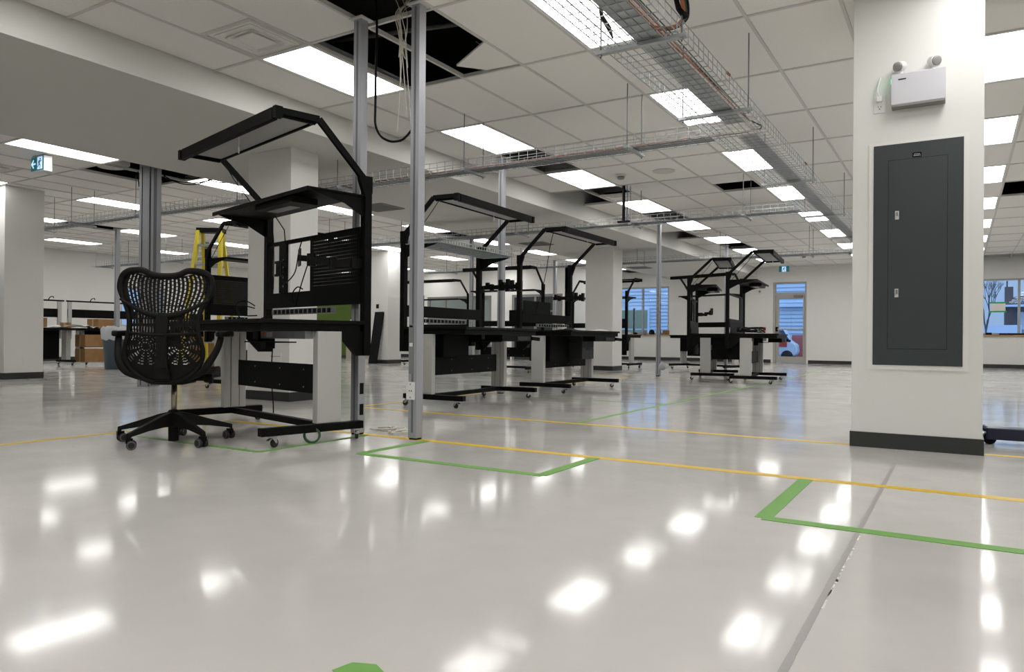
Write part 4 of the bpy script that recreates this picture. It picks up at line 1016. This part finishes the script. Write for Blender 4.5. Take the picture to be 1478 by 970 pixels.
carton(-17.4,9.75,.85,.4,.4,.22,.1,'cardboard box in the middle of the packing bench behind the bin')
carton(-17.3,8.9,.85,.18,.14,.12,.8,'small tilted cardboard box next to the open one on the packing bench')
carton(-17.35,9.5,.07,.42,.5,.30,0,'cardboard box on the floor under the packing bench')
carton(-17.35,9.5,.42,.42,.5,.28,0,'cardboard box stacked on top of another under the packing bench')
carton(-13.9,8.75,0,.3,.25,.15,.4,'small cardboard box on the floor right of the blue grey bin')
carton(-10.9,8.0,0,.55,.5,.33,.2,'lower cardboard box behind the chair right arm')
carton(-10.9,8.0,.33,.5,.5,.35,.25,'upper cardboard box stacked behind the chair right arm')
t = thing('packing_paper', 'crumpled white packing paper spread over the packing benches on the left', 'paper', (-17.4,9.1,.852))
m = MB(); random.seed(15); nx = 16
m.add([(-.22+.44*j/6+random.uniform(-.02,.02), -.7+1.4*i/nx, random.uniform(.0,.09)*math.sin(math.pi*i/nx)) for i in range(nx+1) for j in range(7)], [(i*7+j,(i+1)*7+j,(i+1)*7+j+1,i*7+j+1) for i in range(nx) for j in range(6)])
m.build('sheet', M['paper'], t, smooth=True)
# ------------------------------------------------------------------ things on the window sill
random.seed(8)
sill = [('black_bag','black bag on the window sill','bag',-9.0,.20,.16,'black2'),('cardboard_box','small brown box at the right end of the window sill','box',-8.5,.20,.14,'card'),('tool_pile','pale folded cloth on the left part of the window sill','cloth',-9.86,.26,.07,'paper'),
        ('cap','dark cap on the window sill near the far workbench','cap',-9.6,.16,.07,'black2'),('jar','grey jar standing on the window sill by the mullion','jar',-9.25,.10,.14,'vent'),('backpack','dark lumpy backpack on the sill left of the brown box','bag',-8.74,.16,.22,'blue')]
for nm, lab, cat, x, w_, h_, mm in sill:
    t = thing(nm, lab, cat, (x, YB-.02, WIN_L[2]), 0)
    MB().lathe([(w_*.35,0),(w_*.5,h_*.2),(w_*.46,h_*.7),(w_*.2,h_)] if cat != 'box' else [(w_*.6,0),(w_*.6,h_)], n=10 if cat != 'box' else 4).build('body', M[mm], t)
t = thing('sill_clutter', 'black flat tool case on the right window sill', 'case', (1.0,YB-.0,WIN_R[2]))
MB().box(-.1,.6,-.04,.03,0,.045).build('body', M['black2'], t)
t = thing('sill_phone', 'small black object on the right window sill next to the column', 'box', (.66,YB-.0,WIN_R[2]))
MB().box(-.07,.07,-.04,.03,0,.06).build('body', M['black2'], t)
# paper sign taped to the right window
t = thing('window_notice', 'white paper notice with green taped edges on the right window', 'notice', (.87,YB+.035,1.655))
MB().box(-.17,.17,0,.002,-.12,.12).build('sheet', M['paper'], t)
for zz in (.12,-.12): MB().box(-.20,.20,-.002,0,zz-.02,zz+.02).build('tape_edge', mat('window_tape%d'%int(zz*100),(.02,.40,.12),.5), t)
# pallet jack behind right column
t = thing('pallet_jack', 'low navy blue pallet jack leg behind the foot of the right column', 'pallet jack', (0,0,0))
MB().box(.155,1.6,5.98,6.12,.035,.115).build('fork', M['blue'], t, bevel=.006)
MB().box(.42,.62,5.975,5.98,.07,.10).build('label_plate', M['paper'], t)
MB().tube([(.13,6.05,.115),(.15,6.05,.10),(.2,6.05,.09)], .02, 8).build('tip', M['blue'], t)
MB().lathe([(.04,6.00),(.04,6.10)], c=(.175,0,.04), n=16, ax=1).build('roller', M['black'], t)
# ------------------------------------------------------------------ outside
gr = MB().box(-40,40,YB+.4,90,-.35,-.05).build('ground_outside', M['asphalt'], kind='structure')
MB().box(-60,-20.9,-10,40,-.35,-.05).build('ground_left', M['asphalt'], kind='structure')
t = thing('neighbour_building', 'blue grey clapboard building outside the back windows and door', 'building', (0,0,0))
MB().box(-16,-1.5,31,40,-.2,5.2).build('wall', M['siding'], t)
m = MB()
for k in range(34): m.add([(-16,30.95,-.1+k*.155),(-1.5,30.95,-.1+k*.155),(-1.5,30.995,.055+k*.155),(-16,30.995,.055+k*.155),(-16,31,-.1+k*.155),(-1.5,31,-.1+k*.155)],[(0,1,2,3),(0,1,5,4)])
m.build('siding_boards', M['siding'], t, kind='stuff')
for x0,x1,z0,z1 in ((-13.15,-12.5,.3,2.0),(-12.44,-11.84,.3,2.0),(-9.6,-9.1,.7,1.4)):
    f = MB(); f.box(x0-.08,x1+.08,30.86,30.95,z0-.08,z1+.08); f = f.build('window', M['sidetrim'], t); MB().box(x0,x1,30.84,30.86,z0,(z0+z1)/2-.03).build('pane', M['farglass'], f); MB().box(x0,x1,30.84,30.86,(z0+z1)/2+.03,z1).build('pane', M['farglass'], f)
MB().box(-8.0,-5.0,30.8,30.95,2.05,2.16).build('awning_rail', M['sidetrim'], t)
t = thing('parked_van', 'white and red vehicle seen through the back door glass', 'car', (-5.25,27.2,-.05), .12)
b_ = MB().prism([(-1.9,.20),(.28,.20),(.36,.34),(.33,.60),(.10,.76),(-.10,1.16),(-1.9,1.22)], 1, 0, 1.5).build('body', M['car'], t, bevel=.05)
MB().prism([(.09,.78),(-.10,1.12),(-.42,1.12),(-.42,.78)], 1, -.012, .01).build('windscreen', M['carglass'], t)
MB().box(-.40,.02,-.015,.0,.52,.72).build('red_stripe', M['red'], t)
MB().box(.33,.37,.15,.4,.42,.52).build('headlamp', M['paper'], t)
for xx in (-1.3,.02):
    for yy in (.06,1.44): MB().lathe([(.20,-.08),(.20,.08)], c=(xx,yy,.20), n=18, ax=1).build('wheel', M['rubber'], t)
t = thing('red_barrier', 'faded red barrier outside behind the white vehicle at the back door', 'barrier', (-5.12,29.2,-.05))
MB().box(-.30,.22,-.1,.1,.12,.96).build('board', mat('faded_red',(.55,.16,.13),.7), t); MB().box(-.27,-.22,-.2,.2,.0,.12).build('foot', M['base'], t); MB().box(.14,.19,-.2,.2,.0,.12).build('foot', M['base'], t)
t = thing('distant_house', 'dark house with brick chimney outside the right window', 'house', (4.6,44,0))
MB().prism([(-2.5,0),(3.2,0),(3.2,3.3),(-.2,3.5),(-2.5,2.9)], 1, 0, 6).build('walls', M['house'], t)
MB().box(-2.72,-2.38,-.2,.3,0,3.45).build('chimney', mat('chimney_brick',(.13,.10,.10),.9), t)
MB().box(-2.66,-2.60,-.1,.0,3.45,3.75).build('chimney_pot', M['base'], t)
MB().box(-2.2,-.2,-.05,0,.9,2.2).build('window', M['siding'], t)
MB().box(-2.9,3.2,-.6,.0,2.45,2.55).build('eave', M['sidetrim'], t)
t = thing('bare_tree', 'bare winter tree outside the right window beside the column', 'tree', (.95,38,0))
tr = MB(); random.seed(12)
def branch(p, d, L, r, n):
    q = p+d*L; tr.tube([p, (p+q)/2+Vector((random.uniform(-.05,.05),0,0))*L, q], [r, r*.8, r*.6], 5)
    if n:
        for k in range(3):
            nd = (d+Vector((random.uniform(-.7,.7),random.uniform(-.5,.5),random.uniform(-.1,.5)))).normalized(); branch(q, nd, L*.72, r*.6, n-1)
branch(Vector((0,0,0)), Vector((0,0,1)), 1.2, .06, 4)
tr.build('trunk_and_branches', M['tree'], t)
t = thing('hedge_line', 'low blurred garage and fence outside the right window', 'building', (1.5,41,0))
MB().box(-3,1.2,0,.5,0,1.3).build('wall', mat('fence_grey',(.22,.28,.33),.8), t)
MB().box(-.6,.9,-.1,0,1.0,1.5).build('door', M['sidetrim'], t)
